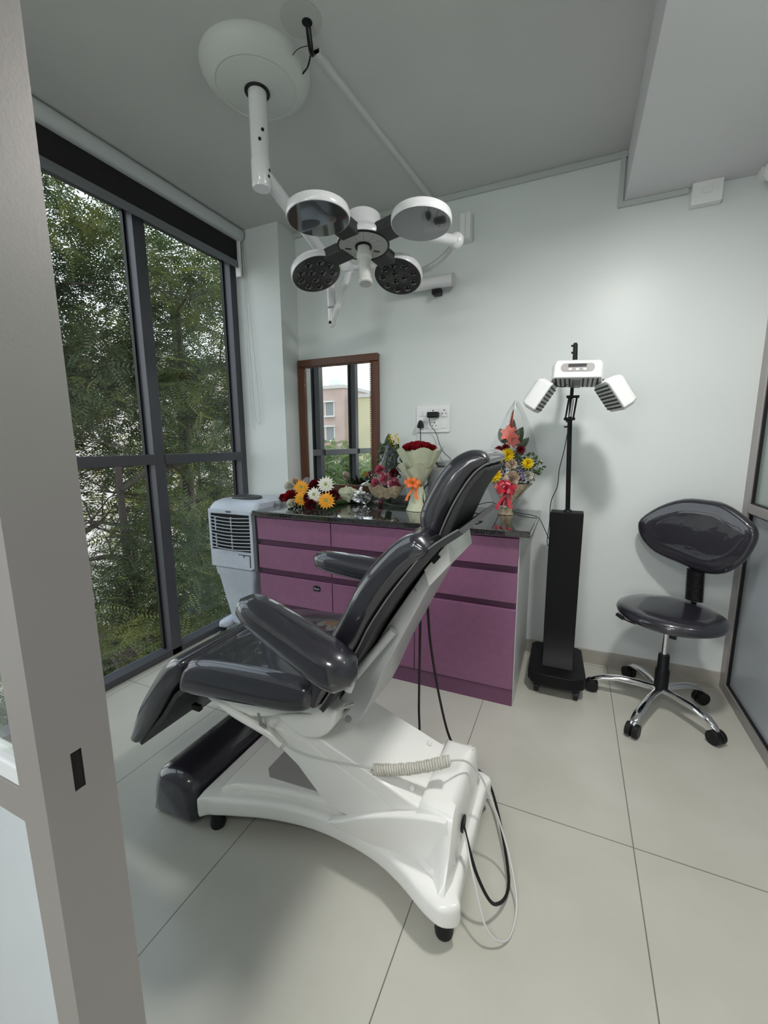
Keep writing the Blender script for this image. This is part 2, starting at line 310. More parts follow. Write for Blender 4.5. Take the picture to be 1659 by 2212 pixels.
# near door jamb and its panels
hx, hy0, hy1, hz0, hz1 = -.5, .2425, .2545, .905, .954
jm = MB()
jm.box((-.549, .213, 0), (-.502, .288, ZC))
jm.box((-.502, .213, 0), (-.5, hy0, ZC)).box((-.502, hy1, 0), (-.5, .288, ZC)).box((-.502, hy0, 0), (-.5, hy1, hz0)).box((-.502, hy0, hz1), (-.5, hy1, ZC))
dj = struct('door_1', jm, JAMB)
dj.data.name = 'door_1'
obj('strike_hole', B((-.5025, hy0-.0005, hz0), (-.5012, hy1+.0005, hz1)), mat('hole_dark', (.002, .002, .002), .9), dj, smooth=False)
jr = struct('wall_front', MB().box((-2.2, .2135, .872), (-.549, .25, .916)).box((-2.2, .213, 0), (-.549, .25, .05)), JAMB, bevel=.001)
obj('lower_panel', B((-2.2, .222, .05), (-.549, .232, .872)), PANEL, jr, smooth=False)
obj('glass_pane', B((-2.2, .222, .93), (-.549, .228, ZC)), GLASS, jr, smooth=False)
obj('glazing_bead', MB().box((-2.2, .214, .916), (-.549, .235, .942)), mat('bead_white', (.75, .78, .8), .3), jr, bevel=.003)
# ceiling conduit, hole, wires
struct('trim_4', MB().box((-.955, 1.53, ZC-.014), (-.925, 1.532, ZC)).rings([[( -.945+(-.845+.945)*t+dx, 1.53+(2.61-1.53)*t, ZC+dz) for dx, dz in ((-.014, 0), (-.014, -.012), (0, -.018), (.014, -.012), (.014, 0))] for t in (0, 1)]), mat('conduit_white', (.62, .62, .62), .45))
hb = thing('ceiling_junction', (-.93, 1.42, ZC), 'open wiring hole in the ceiling with loose black wires beside the lamp canopy', 'wiring')
obj('patch_ring', MB().lathe([(.07, ZC-.002), (.07, ZC+.001), (.001, ZC+.001), (.001, ZC-.002)], (-.93, 1.415, 0), n=32), mat('patch', (.46, .47, .455), .6), hb)
obj('hole', MB().lathe([(.018, ZC-.003), (.001, ZC-.003)], (-.915, 1.43, 0), n=16, cap=False), BLACK, hb)
for k, (dx, dy) in enumerate(((.0, .0), (.008, .004), (-.006, .008))):
    obj('loose_wire', MB().tube(smooth_open([(-.918+dx, 1.43+dy, ZC+.004), (-.925+dx, 1.455+dy, ZC-.03-.01*k), (-.945+dx*.5, 1.50+dy, ZC-.035), (-.953, 1.535, ZC-.006)], 6), .0035, 6), BLACK, hb)
obj('loose_wire', MB().tube(smooth_open([(-.948, 1.50, ZC-.03), (-.975, 1.525, ZC-.04), (-1.01, 1.55, ZC-.035), (-1.075, 1.562, ZC-.05)], 8), .003, 6), BLACK, hb)
obj('loose_wire', MB().tube(smooth_open([(-.945, 1.485, ZC-.02), (-.985, 1.47, ZC-.03), (-1.035, 1.50, ZC-.03), (-1.075, 1.562, ZC-.05)], 8), .0013, 6), BLACK, hb)
obj('wire_joint', MB().sph((-1.077, 1.563, ZC-.05), .007, 10), BLACK, hb)
# surface lamp under the beam
lp = thing('ceiling_downlight', (.28, 1.30, ZS), 'round lit surface downlight under the boxed beam', 'light')
obj('rim', MB().lathe([(.001, ZS), (.112, ZS), (.112, ZS-.008), (.095, ZS-.012), (.095, ZS-.009), (.001, ZS-.009)], (.28, 1.30, 0)), WPLA, lp)
obj('diffuser', MB().lathe([(.094, ZS-.010), (.092, ZS-.024), (.070, ZS-.036), (.001, ZS-.040)], (.28, 1.30, 0)), EMIT, lp)
cl = thing('added_fill_panel', (-.1, -1.3, ZC), 'unseen lit square ceiling panel added behind the doorway for fill light', 'light')  # unseen glowing panel, added to go with the corridor fill
obj('rim', B((-.6, -1.8, ZC-.03), (.4, -.8, ZC)), WPLA, cl); obj('diffuser', B((-.57, -1.77, ZC-.034), (.37, -.83, ZC-.03)), mat('panel_diffuser', (1, 1, 1), .5, emit=((1, .98, .96), 3)), cl)
# wall fittings
sb = thing('switch_box', (.49, YB, 2.45), 'white square electrical box at the beam corner high on the back wall', 'electrical box')
obj('box_body', B((.435, 2.585, 2.395), (.555, YB, 2.50)), WPLA, sb, bevel=.004); obj('knockout', B((.475, 2.579, 2.435), (.51, 2.586, 2.46)), WPLA, sb, bevel=.002)
jb = thing('junction_box', (-.63, YB, 2.5), 'small white upright junction box on the back wall right of the surgical lamp', 'electrical box')
obj('box_body', B((-.665, 2.56, 2.44), (-.605, YB, 2.575)), WPLA, jb, bevel=.003); obj('cover_seam', B((-.634, 2.558, 2.44), (-.632, 2.561, 2.575)), LGREY, jb)
tl = thing('wall_tube_light', (-.85, YB, 2.25), 'unlit white tube fitting on the back wall behind the surgical lamp', 'light')
obj('tube_body', MB().cyl((-1.06, 2.565, 2.235), (-.70, 2.565, 2.235), .034, n=20), WPIPE, tl); obj('end_cap', MB().cyl((-.70, 2.565, 2.235), (-.692, 2.565, 2.235), .036, n=20), LGREY, tl)
obj('wall_clip', MB().box((-.83, 2.57, 2.175), (-.78, YB, 2.21)).box((-.82, 2.55, 2.165), (-.80, 2.58, 2.185)), BLACK, tl, bevel=.003)
cc = thing('dome_camera', (.705, YB, 2.47), 'white security camera with dark lens in the upper right wall corner', 'camera')
obj('camera_mount', MB().cyl((.715, YB, 2.485), (.715, 2.57, 2.475), .035), WPLA, cc); obj('camera_head', MB().sph((.725, 2.54, 2.455), .045, 20), WPLA, cc); obj('camera_lens', MB().cyl((.724, 2.512, 2.452), (.723, 2.49, 2.449), .028, .024), LENSD, cc)
# outlet plate
op = thing('socket_plate', (-.827, YB, 1.45), 'white modular switch and socket plate on the back wall above the counter', 'socket')
obj('plate', B((-.937, 2.618, 1.364), (-.717, YB, 1.533)), WPLA, op, bevel=.004)
for x0, z0, x1, z1, nm in ((-.915, 1.468, -.895, 1.498, 'switch'), (-.892, 1.468, -.872, 1.498, 'switch'), (-.86, 1.46, -.79, 1.515, 'socket'), (-.77, 1.46, -.735, 1.515, 'socket'), (-.925, 1.385, -.88, 1.44, 'socket'), (-.875, 1.39, -.858, 1.42, 'switch'), (-.845, 1.385, -.785, 1.44, 'socket'), (-.77, 1.39, -.74, 1.425, 'switch')):
    so = obj(nm, B((x0, 2.613, z0), (x1, 2.62, z1)), WPLA, op, bevel=.0015)
    if nm == 'socket' and x0 != -.925:
        cx_, cz_ = (x0+x1)/2, (z0+z1)/2; h = MB()
        for dx, dz, r in ((0, .013, .0045), (-.011, -.006, .0033), (.011, -.006, .0033)): h.cyl((cx_+dx, 2.6135, cz_+dz), (cx_+dx, 2.612, cz_+dz), r, n=10)
        obj('pin_hole', h, BLACK, so)
ad = thing('charger_adapter', (-.82, 2.59, 1.473), 'black flat power adapter plugged into the top of the white socket plate', 'adapter')
obj('adapter_body', B((-.852, 2.565, 1.455), (-.782, 2.612, 1.49)), BLACK, ad, bevel=.006)
obj('adapter_cable', MB().tube(smooth_open([(-.84, 2.58, 1.456), (-.832, 2.585, 1.41), (-.80, 2.60, 1.36), (-.775, 2.60, 1.29), (-.74, 2.59, 1.235), (-.69, 2.56, 1.195), (-.66, 2.54, 1.1)], 8), .0022, 6), BLACK, ad)
pg = thing('power_plug', (-.9, 2.59, 1.41), 'black three pin plug in the lower left socket with cord hanging down', 'plug')
obj('plug_body', MB().pad([(-.917, 1.395), (-.884, 1.395), (-.888, 1.425), (-.9, 1.442), (-.912, 1.425)], 2.572, 2.612, .005, sm=3), BLACK, pg)
obj('plug_cord', MB().tube(smooth_open([(-.9, 2.585, 1.40), (-.899, 2.59, 1.32), (-.897, 2.60, 1.2), (-.89, 2.605, 1.05), (-.88, 2.6, .925)], 6), .003, 6), BLACK, pg)
# ------------------------------------------------------------------ mirror
mr = thing('wall_mirror', (-1.51, 2.61, .953), 'rectangular wooden framed mirror standing on the counter ledge against the wall', 'mirror')
mx0, mx1, mz0, mz1 = -1.825, -1.20, .953, 1.88
fm = MB()
for a, b in (((mx0, mz0), (mx1, mz0+.055)), ((mx0, mz1-.05), (mx1, mz1)), ((mx0, mz0+.055), (mx0+.055, mz1-.05)), ((mx1-.05, mz0+.055), (mx1, mz1-.05))): fm.box((a[0], 2.59, a[1]), (b[0], 2.628, b[1]))
obj('frame', fm, WOOD, mr, bevel=.006)
bd = MB(); z = mz0+.06
while z < mz1-.055: bd.box((mx1-.054, 2.584, z), (mx1-.042, 2.594, z+.007)); bd.box((mx0+.045, 2.586, z), (mx0+.055, 2.594, z+.007)); z += .012
xx = mx0+.06
while xx < mx1-.055: bd.box((xx, 2.584, mz0+.044), (xx+.007, 2.594, mz0+.056)); bd.box((xx, 2.584, mz1-.056), (xx+.007, 2.594, mz1-.046)); xx += .012
obj('carved_bead', bd, WOOD, mr); obj('mirror_glass', B((mx0+.05, 2.603, mz0+.05), (mx1-.045, 2.606, mz1-.045)), MIRR, mr, smooth=False)
# ------------------------------------------------------------------ cabinet + worktop
cb = thing('drawer_cabinet', (-.975, 2.3, 0), 'long purple drawer cabinet with recessed grip grooves under the granite worktop', 'cabinet')
X0, X1, YF = -1.745, -.205, 1.993
obj('carcass', B((X0, YF+.02, .0), (X1, YB-.002, .868)), PDARK, cb)
obj('side_panel', B((X1-.001, YF+.018, 0), (X1+.004, YB-.002, .868)), PALE, cb)
obj('plinth', B((X0, YF+.006, 0), (X1, YF+.03, .085)), mat('purple_plinth', (.17, .065, .13), .4), cb)
obj('top_rail', B((X0, YF+.003, .86), (X1, YF+.03, .869)), PURP, cb)
cols = ((X0, -1.2235), (-1.2205, -.7185), (-.7155, X1))
for ci, (a, b) in enumerate(cols):
    rows = [(.722, .856), (.54, .688)] + ([(.325, .505), (.09, .29)] if ci < 2 else [])
    for z0, z1 in rows:
        d = obj('drawer', B((a+.0015, YF, z0), (b-.0015, YF+.025, z1)), PURP, cb, bevel=.0015)
        if z0 < .7: obj('grip_edge', B((a+.002, YF-.0012, z1-.004), (b-.002, YF+.012, z1)), mat('grip', (.30, .13, .25), .3) if 'grip' not in bpy.data.materials else bpy.data.materials['grip'], d)
obj('door', B((-.7155, YF, .09), (X1-.0015, YF+.025, .505)), PURP, cb, bevel=.0015)
obj('door_gap', B((-.7180, YF-.0006, .09), (-.7155, YF+.01, .505)), PDARK, cb)
lb = obj('label_plate', MB().pad([(-1.352, .458), (-1.346, .474), (-1.338, .4745), (-1.336, .477), (-1.316, .4745), (-1.305, .472), (-1.300, .458), (-1.305, .443), (-1.345, .443)], YF-.003, YF, .0008, sm=1), BLACK, cb); lb['label'] = 'small black label plate'
def text(body, size, loc, rot, m, parent, name='lettering'):
    cu_ = bpy.data.curves.new(name, 'FONT'); cu_.body = body; cu_.size = size; cu_.align_x = 'CENTER'; cu_.align_y = 'CENTER'; cu_.extrude = .0003
    o = bpy.data.objects.new(name, cu_); COL.objects.link(o); dg = bpy.context.evaluated_depsgraph_get(); me = bpy.data.meshes.new_from_object(o.evaluated_get(dg)); bpy.data.objects.remove(o)
    me.materials.append(m); q = bpy.data.objects.new(name, me); COL.objects.link(q); q.parent = parent; q.location = Vector(loc)-root_origin(parent); q.rotation_euler = rot; return q
text('Plastic', .015, (-1.326, YF-.0036, .458), (R_(90), 0, 0), DIAL, lb)
wt = thing('worktop', (-1, 2.3, .87), 'polished black granite worktop with back ledge on the purple cabinet', 'countertop')
obj('slab', B((-1.758, 1.965, .87), (-.155, YB-.001, .90)), GRAN, wt, bevel=.004)
obj('back_ledge', B((-1.834, 2.585, .90), (-.86, YB-.001, .953)), mat('grey_granite', (.10, .105, .10), .12, noise=(60, .3)), wt, bevel=.002)
# ------------------------------------------------------------------ air cooler
ac = thing('air_cooler', (-1.97, 2.2, 0), 'grey blue plastic tower air cooler between the window and the purple cabinet', 'air cooler')
yf = 2.0; k = 2.0
def P2(px, py, y=2.0):
    v = at(px, py, Y=y); return v
ub = MB()
rings = []
for z, x0, x1, y0, y1 in ((.50, -2.135, -1.80, 2.005, 2.36), (.56, -2.14, -1.797, 2.0, 2.36), (.86, -2.15, -1.762, 1.995, 2.36), (.895, -2.15, -1.76, 2.0, 2.36), (.93, -2.135, -1.768, 2.03, 2.36), (.945, -2.11, -1.79, 2.07, 2.34)):
    r = .03; ring = []
    for cx_, cy_, a0 in ((x1-r, y1-r, 0), (x0+r, y1-r, 90), (x0+r, y0+r, 180), (x1-r, y0+r, 270)):
        for q in range(5): ring.append((cx_+r*math.cos(R_(a0+q*22.5)), cy_+r*math.sin(R_(a0+q*22.5)), z))
    rings.append(ring)
ub.rings(rings); obj('upper_housing', ub, COOL, ac)
rings = []
for z, x0, x1, y0, y1 in ((.10, -2.055, -1.87, 2.05, 2.33), (.13, -2.06, -1.86, 2.045, 2.33), (.44, -2.115, -1.815, 2.01, 2.35), (.455, -2.125, -1.805, 2.003, 2.355), (.50, -2.13, -1.80, 2.0, 2.36)):
    r = .025; ring = []
    for cx_, cy_, a0 in ((x1-r, y1-r, 0), (x0+r, y1-r, 90), (x0+r, y0+r, 180), (x1-r, y0+r, 270)):
        for q in range(5): ring.append((cx_+r*math.cos(R_(a0+q*22.5)), cy_+r*math.sin(R_(a0+q*22.5)), z))
    rings.append(ring)
obj('water_tank', MB().rings(rings), COOL, ac)
obj('front_bezel', MB().box((-2.138, 1.985, .62), (-2.120, 2.0, .872)).box((-1.802, 1.985, .52), (-1.783, 2.0, .872)).box((-2.138, 1.985, .862), (-1.783, 2.0, .89)).box((-2.138, 1.987, .51), (-1.80, 2.002, .625)), COOL, ac, bevel=.004)
obj('side_strip', MB().box((-1.783, 1.992, .51), (-1.762, 2.003, .875)), COOLD, ac)
obj('grille_opening', B((-2.12, 1.993, .625), (-1.80, 1.999, .862)), mat('vent_black', (.004, .004, .004), .8), ac)
lv = MB()
for i in range(10):
    z = .640+i*.0225; lv.rings([[(x_, 1.984-.012*math.sin((x_+2.12)/.32*math.pi)+dy, z+dz-.006*math.sin((x_+2.12)/.32*math.pi)) for dy, dz in ((0, 0), (.008, 0), (.008, .004), (0, .004))] for x_ in [-2.12+.32*t/8 for t in range(9)]])
obj('louvre', lv, COOL, ac)
for x_ in (-2.075, -1.945):
    for z0, z1 in ((.64, .735), (.75, .845)): obj('louvre_link', B((x_, 1.976, z0), (x_+.004, 1.984, z1)), COOL, ac)
obj('badge', MB().lathe([(.02, 0), (.018, .003), (.001, .003)], (-1.965, 1.986, .878), Matrix.Rotation(R_(90), 3, 'X'), 20, 1.3, .35), COOLD, ac)
obj('fill_door', MB().box((-1.90, 1.983, .605), (-1.808, 1.988, .608)).box((-1.811, 1.983, .53), (-1.808, 1.988, .605)).box((-1.86, 1.983, .59), (-1.857, 1.988, .605)), BLACK, ac)
obj('handle_recess', MB().pad([(-2.04, 2.10), (-1.975, 2.085), (-1.90, 2.08), (-1.84, 2.12), (-1.87, 2.20), (-1.97, 2.22), (-2.05, 2.18)], .942, .962, .009, 'z', sm=3), mat('cooler_handle', (.05, .05, .05), .5), ac)
obj('control_sticker', MB().lathe([(.001, .002), (.03, .002), (.03, 0)], (-1.83, 2.10, .940), Matrix.Rotation(R_(8), 3, 'X'), 20, 1, .7), mat('teal_sticker', (.05, .25, .33), .3), ac)
for x_ in (-2.10, -1.84):
    obj('foot', MB().capsule_pad((x_, 1.98, .095), (x_, 2.36, .095), .075, .075, .06, .06), COOL, ac)
    for y_ in (2.01, 2.32): obj('caster', MB().cyl((x_-.012, y_, .027), (x_+.012, y_, .027), .027).box((x_-.015, y_-.012, .03), (x_+.015, y_+.012, .07)), BLACK, ac)
# ------------------------------------------------------------------ treatment chair
CY = 1.125
ch = thing('treatment_chair', (-.65, CY, 0), 'reclining treatment chair with glossy charcoal pads on a white cast base', 'treatment chair')
def sym(pts): return pts+[(x_, 2*CY-y_) for x_, y_ in reversed(pts)]
base = sym([(-1.09, .905), (-1.05, .882), (-.98, .905), (-.86, .945), (-.72, .972), (-.60, .975), (-.48, .962), (-.38, .93), (-.29, .885), (-.235, .872), (-.195, .90), (-.205, .96)])
obj('base_casting', MB().pad(base, .058, .128, .018, 'z', sm=4), WHITE, ch, angle=50)
step = sym([(-1.03, .945), (-.98, .95), (-.86, .985), (-.72, 1.01), (-.60, 1.01), (-.48, 1.0), (-.37, .975), (-.28, .935), (-.238, .935), (-.232, .985)])
obj('base_step', MB().pad(step, .12, .15, .014, 'z', sm=4), WHITE, ch, angle=50)
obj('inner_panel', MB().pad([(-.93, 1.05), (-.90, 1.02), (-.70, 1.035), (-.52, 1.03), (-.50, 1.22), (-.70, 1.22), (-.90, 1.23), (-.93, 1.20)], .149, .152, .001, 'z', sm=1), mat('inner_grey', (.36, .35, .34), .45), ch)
secs = []
for z_, e, q in ((.125, .078, 0), (.15, .062, 0), (.18, .043, .001), (.21, .028, .002), (.25, .014, .004), (.28, .006, .007), (.297, .002, .012), (.305, 0, .022), (.308, 0, .034)):
    half = [(-.348+q, .972+q), (-.305, .972+q-.12*e), (-.272, .972+q-.6*e), (-.252, .972+q-e), (-.238, .972+q-.97*e), (-.228-q*.6, .982+q-.5*e), (-.226-q, 1.01+q)]
    o_ = half+[(a, 2*CY-b) for a, b in reversed(half)]; secs.append([(a, b, z_) for a, b in o_])
obj('rear_housing', MB().rings(secs), WHITE, ch, angle=55)
for y0, y1 in ((.962, .992), (2*CY-.992, 2*CY-.962)):
    obj('side_fender', MB().pad([(-.615, .125), (-.57, .165), (-.50, .205), (-.42, .240), (-.345, .267), (-.27, .285), (-.25, .27), (-.25, .125)], y0, y1, .008, sm=3), WHITE, ch, angle=50)
for x_, y_ in ((-1.045, .915), (-.24, .915), (-1.045, 1.335), (-.24, 1.335)):
    obj('foot', MB().lathe([(.020, .06), (.022, .03), (.026, .012), (.024, .0), (.001, 0)], (x_, y_, 0), n=20), BLACK, ch)
obj('cable_port', MB().lathe([(.001, .0), (.022, .0), (.024, .004), (.020, .006), (.001, .003)], (-.227, 1.05, .215), Matrix.Rotation(R_(90), 3, 'Y'), 20), BLACK, ch)
arm = [(-1.00, .475), (-.86, .455), (-.715, .412), (-.50, .335), (-.335, .275), (-.29, .24), (-.30, .17), (-.42, .15), (-.55, .16), (-.66, .185), (-.70, .225), (-.75, .275), (-.83, .325), (-.92, .375), (-1.06, .44)]
obj('lift_arm', MB().pad(arm, .988, 1.262, .008, sm=1), WHITE, ch, angle=30)
sc_ = [(-.93, .395), (-.80, .385), (-.70, .365), (-.549, .305), (-.43, .255), (-.40, .225), (-.40, .16), (-.60, .165), (-.66, .188), (-.70, .228), (-.75, .278), (-.83, .328)]
obj('side_cover', MB().pad(sc_, .983, .990, .003, sm=1), WHITE, ch, angle=30)
for x_, y_ in ((-.375, 1.03), (-.385, 1.225)): obj('cover_bolt', MB().lathe([(.009, -.002), (.009, .004), (.006, .008), (.001, .0085)], (x_, y_, .275+(-.335-x_)*.36+.004), Matrix.Rotation(R_(20), 3, 'Y'), 14), WHITE, ch)
fr_ = [(-1.10, .475), (-1.0, .50), (-.62, .54), (-.585, .515), (-.60, .47), (-.64, .43), (-.70, .415), (-.76, .43), (-.80, .455), (-.90, .425), (-1.02, .445)]
obj('seat_frame', MB().pad(fr_, .95, 1.30, .01, sm=2), WHITE, ch, angle=40)
lk = smooth_open([(-1.08, .955, .46), (-.98, .955, .42), (-.90, .96, .395), (-.84, .965, .375), (-.80, .97, .345)], 5)
obj('leg_linkage', MB().tube(lk, .014, 10), WHITE, ch)
obj('frame_rod', MB().tube([(-.87, .952, .45), (-.86, .948, .415), (-.84, .948, .41)], .006, 8), STEEL, ch)
seat = [(-1.135, .505), (-1.138, .56), (-1.10, .605), (-1.0, .628), (-.85, .640), (-.72, .645), (-.635, .640), (-.615, .60), (-.635, .557), (-.70, .53), (-.85, .512), (-1.0, .496), (-1.09, .488)]
obj('seat', MB().pad(seat, .872, 1.385, .042, sm=5, seg=7), VINYL, ch, angle=70)
leg = [(-1.11, .60), (-1.155, .605), (-1.215, .565), (-1.29, .475), (-1.36, .375), (-1.405, .280), (-1.41, .238), (-1.375, .228), (-1.32, .28), (-1.24, .385), (-1.175, .48), (-1.125, .535)]
obj('leg_rest', MB().pad(leg, .872, 1.385, .035, sm=5, seg=7), VINYL, ch, angle=70)
obj('leg_rest_board', MB().rings([[(x_, y_, z_) for x_, z_ in ((-1.372, .232), (-1.235, .382), (-1.165, .478), (-1.115, .52), (-1.105, .505), (-1.155, .465), (-1.222, .372), (-1.362, .226))] for y_ in (.885, 1.375)]), VINYLB, ch)
obj('leg_rest_bracket', MB().pad([(-1.13, .50), (-1.20, .36), (-1.185, .345), (-1.17, .36), (-1.05, .47), (-1.08, .50)], .99, 1.26, .004, sm=1), mat('bracket_grey', (.16, .16, .16), .45), ch)
obj('bracket_hook', MB().box((-1.20, .975, .355), (-1.165, .992, .375)), BLACK, ch)
back = [(-.645, .63), (-.60, .74), (-.537, .845), (-.494, .93), (-.44, 1.005), (-.38, 1.066), (-.33, 1.090), (-.302, 1.082), (-.286, 1.052), (-.335, .995), (-.39, .925), (-.442, .842), (-.476, .775), (-.526, .695), (-.575, .612), (-.612, .565), (-.64, .575)]
obj('backrest', MB().pad(back, .888, 1.365, .045, sm=4, seg=7), VINYL, ch, angle=70)
bb = [(-.222, 1.108), (-.290, 1.058), (-.345, .99), (-.392, .925), (-.445, .84), (-.48, .77), (-.53, .69), (-.58, .605), (-.603, .568)]
bt = [(x_+.011, z_-.008) for x_, z_ in bb]
obj('back_board', MB().rings([[(x_, y_, z_) for x_, z_ in bb+bt[::-1]] for y_ in (.90, 1.35)]), VINYLB, ch)
obj('board_piping', MB().tube([(x_-.001, .899, z_+.001) for x_, z_ in [tuple(q) for q in smooth_open(bb, 4)]], .0022, 6), mat('piping_grey', (.20, .20, .195), .4), ch)
hs = [(-.331, .975), (-.435, .812), (-.53, .645), (-.60, .535), (-.625, .50), (-.565, .515), (-.590, .485), (-.580, .465), (-.545, .468), (-.520, .505), (-.494, .56), (-.45, .668), (-.318, .935)]
obj('back_housing', MB().pad(hs, 1.0, 1.225, .004, sm=1), LGREY, ch, angle=30)
obj('housing_cap', MB().pad([(-.332, .978), (-.272, 1.055), (-.262, 1.002), (-.318, .935)], .99, 1.235, .003, sm=1), WHITE, ch, angle=30)
obj('post_slot', MB().obox((-.302, .9895, 1.012), (.016, .004, .026), Matrix.Rotation(R_(40), 3, 'Y')), BLACK, ch)
obj('pivot_bolt', MB().cyl((-.568, .992, .485), (-.568, 1.0, .485), .010, n=12), STEEL, ch); obj('side_screw', MB().cyl((-.36, .996, .915), (-.36, 1.0, .915), .005, n=10), STEEL, ch)
obj('actuator_rod', MB().cyl((-.70, 1.05, .50), (-.585, 1.05, .487), .008, n=12), STEEL, ch)
obj('back_bracket', MB().pad([(-.665, .545), (-.60, .55), (-.60, .50), (-.655, .51)], 1.0, 1.2, .003, sm=1), LGREY, ch)
hr = [(-.318, 1.052), (-.345, 1.080), (-.350, 1.115), (-.338, 1.155), (-.315, 1.20), (-.290, 1.238), (-.258, 1.268), (-.222, 1.283), (-.190, 1.279), (-.176, 1.262), (-.186, 1.245), (-.212, 1.225), (-.238, 1.185), (-.272, 1.125), (-.292, 1.07)]
obj('headrest', MB().pad(hr, .985, 1.265, .030, sm=4, seg=7), VINYL, ch, angle=70)
hb2 = [(-.300, 1.048), (-.285, 1.085), (-.262, 1.14), (-.236, 1.19), (-.210, 1.226), (-.188, 1.243), (-.180, 1.235), (-.205, 1.205), (-.228, 1.165), (-.252, 1.11), (-.278, 1.055)]
obj('headrest_shell', MB().pad(hb2, .992, 1.258, .006, sm=2), VINYLB, ch, angle=60)
obj('headrest_piping', MB().tube([(a, .993, b) for a, b in [tuple(q) for q in smooth_open([(-.300, 1.048), (-.288, 1.085), (-.265, 1.14), (-.238, 1.19), (-.212, 1.227), (-.190, 1.246), (-.178, 1.252)], 5)]], .0025, 6), bpy.data.materials['piping_grey'], ch)
BR = mat('brass_rod', (.32, .26, .15), .35, .9)
for y_ in (1.02, 1.23): obj('headrest_post', MB().cyl((-.322, y_, 1.062), (-.290, y_, 1.02), .006, n=10), BR, ch)
aN = obj('armrest', MB().capsule_pad((-.825, .865, .866), (-.435, .795, .752), .112, .122, .078, .115, pw=2.4), VINYL, ch, angle=80); aN['label'] = 'near armrest, tilted down towards the backrest'
aF = obj('armrest', MB().capsule_pad((-.985, 1.47, .815), (-.55, 1.44, .795), .10, .12, .086, .112, pw=2.4), VINYL, ch, angle=80)
for s, (p, q, r_) in enumerate((((-.415, .985, .80), (-.515, .93, .665), (-.505, .86, .69)), ((-.415, 1.265, .80), (-.53, 1.36, .68), (-.549, 1.43, .74)))):
    obj('armrest_bar', MB().tube(smooth_open([p, ((p[0]+q[0])/2, p[1]*.7+q[1]*.3, (p[2]+q[2])/2), q, r_], 5), .0125, 12), LGREY, ch)
obj('armrest_knob', MB().cyl((-.513, .925, .665), (-.52, .915, .635), .013, .011), WPLA, ch)
def cab(pts, r, m, name): return obj(name, MB().tube(smooth_open(pts, 10), r, 8), m, ch)
cab([at(908, 1340, Y=1.24), at(906, 1450, Y=1.28), at(905, 1530, Y=1.31), at(906, 1580, Y=1.33), (-.47, 1.34, .16)], .0045, BLACK, 'power_cable')
cab([at(924, 1310, Y=1.24), at(930, 1390, Y=1.28), at(948, 1500, Y=1.31), at(972, 1595, Y=1.33), at(1005, 1640, Y=1.33), at(1060, 1700, Z=.06), (-.10, 1.12, .02), (-.12, 1.0, .05), (-.17, .99, .13), (-.226, 1.05, .213)], .0045, BLACK, 'power_cable')
cab([at(765, 1520, Y=1.0), at(700, 1540, Y=.96), at(600, 1545, Y=.94), at(580, 1570, Y=.945), at(625, 1615, Y=.955), at(700, 1640, Y=.965), at(806, 1660, Y=.995)], .003, CORD, 'pendant_cord')
# coiled cord wrapped in clear film
A_, Z_ = at(806, 1662, Y=1.0), at(972, 1643, Y=1.07); cp = []
for i in range(421):
    u = i/420; c = A_.lerp(Z_, u)+Vector((0, 0, -.012*math.sin(u*math.pi))); d = (Z_-A_).normalized(); n1 = d.cross(Vector((0, 0, 1))).normalized(); n2 = d.cross(n1); t = u*2*math.pi*30
    cp.append(c+(n1*math.cos(t)+n2*math.sin(t))*(.0118+.0022*random.random()))
obj('coiled_cord', MB().tube(cp, .0042, 6), mat('coil_cream', (.60, .58, .52), .35, bump=(300, .3)), ch)
cab([tuple(Z_), (-.235, 1.14, .34), (-.19, 1.18, .25), (-.12, 1.16, .10), (-.07, 1.06, .02), (-.08, .96, .008), (-.13, .93, .05), (-.18, .98, .14), (-.226, 1.05, .213)], .003, CORD, 'pendant_cord')
# spare cushion lying on the floor
fc = obj('floor_cushion', MB().pad([(-1.30, .015), (-1.315, .07), (-1.29, .15), (-1.22, .178), (-1.14, .172), (-1.105, .13), (-1.105, .06), (-1.12, .005), (-1.27, .002)], .865, 1.42, .05, sm=4, seg=7), VINYL, angle=70)
fc.location = (0, 0, 0); tag(fc, 'long glossy black cushion lying on the floor behind the white chair base', 'cushion')
# ------------------------------------------------------------------ surgical lamp
sl = thing('surgical_lamp', (-1.205, 1.513, ZC), 'white ceiling mounted surgical lamp with four round heads', 'surgical lamp')
cx0, cy0 = -1.205, 1.513
obj('canopy', MB().lathe([(.205, ZC), (.205, ZC-.012), (.185, ZC-.045), (.155, ZC-.062), (.148, ZC-.060), (.142, ZC-.064), (.05, ZC-.068), (.001, ZC-.068)], (cx0, cy0, 0), n=48), mat('canopy_white', (.60, .62, .60), .45, bump=(120, .05)), sl)
obj('canopy_hole', MB().lathe([(.048, ZC-.066), (.048, ZC-.072), (.036, ZC-.072)], (cx0, cy0, 0), n=28, cap=False), BLACK, sl)
obj('drop_tube', MB().cyl((cx0, cy0, ZC-.06), (cx0, cy0, 2.40), .035, n=28), WPIPE, sl)
obj('elbow_sleeve', MB().lathe([(.001, 2.405), (.0375, 2.405), (.0375, 2.315), (.034, 2.308), (.001, 2.308)], (cx0, cy0, 0), n=28), WPIPE, sl)
for z_, a in ((2.50, -30), (2.465, -50), (2.44, 160), (2.37, 10), (2.345, 0), (2.36, 170)):
    d = Vector((math.cos(R_(a)), math.sin(R_(a)), 0)); obj('set_screw', MB().cyl(Vector((cx0, cy0, z_))+d*.033, Vector((cx0, cy0, z_))+d*.0385, .006, n=10), BLACK, sl)
J1 = at(712, 565, Y=2.06); J2 = at(717, 690, Y=2.05); J3 = at(756, 578, Y=2.08); J4 = at(845, 578, Y=2.12); J5 = at(985, 520, Y=2.02)
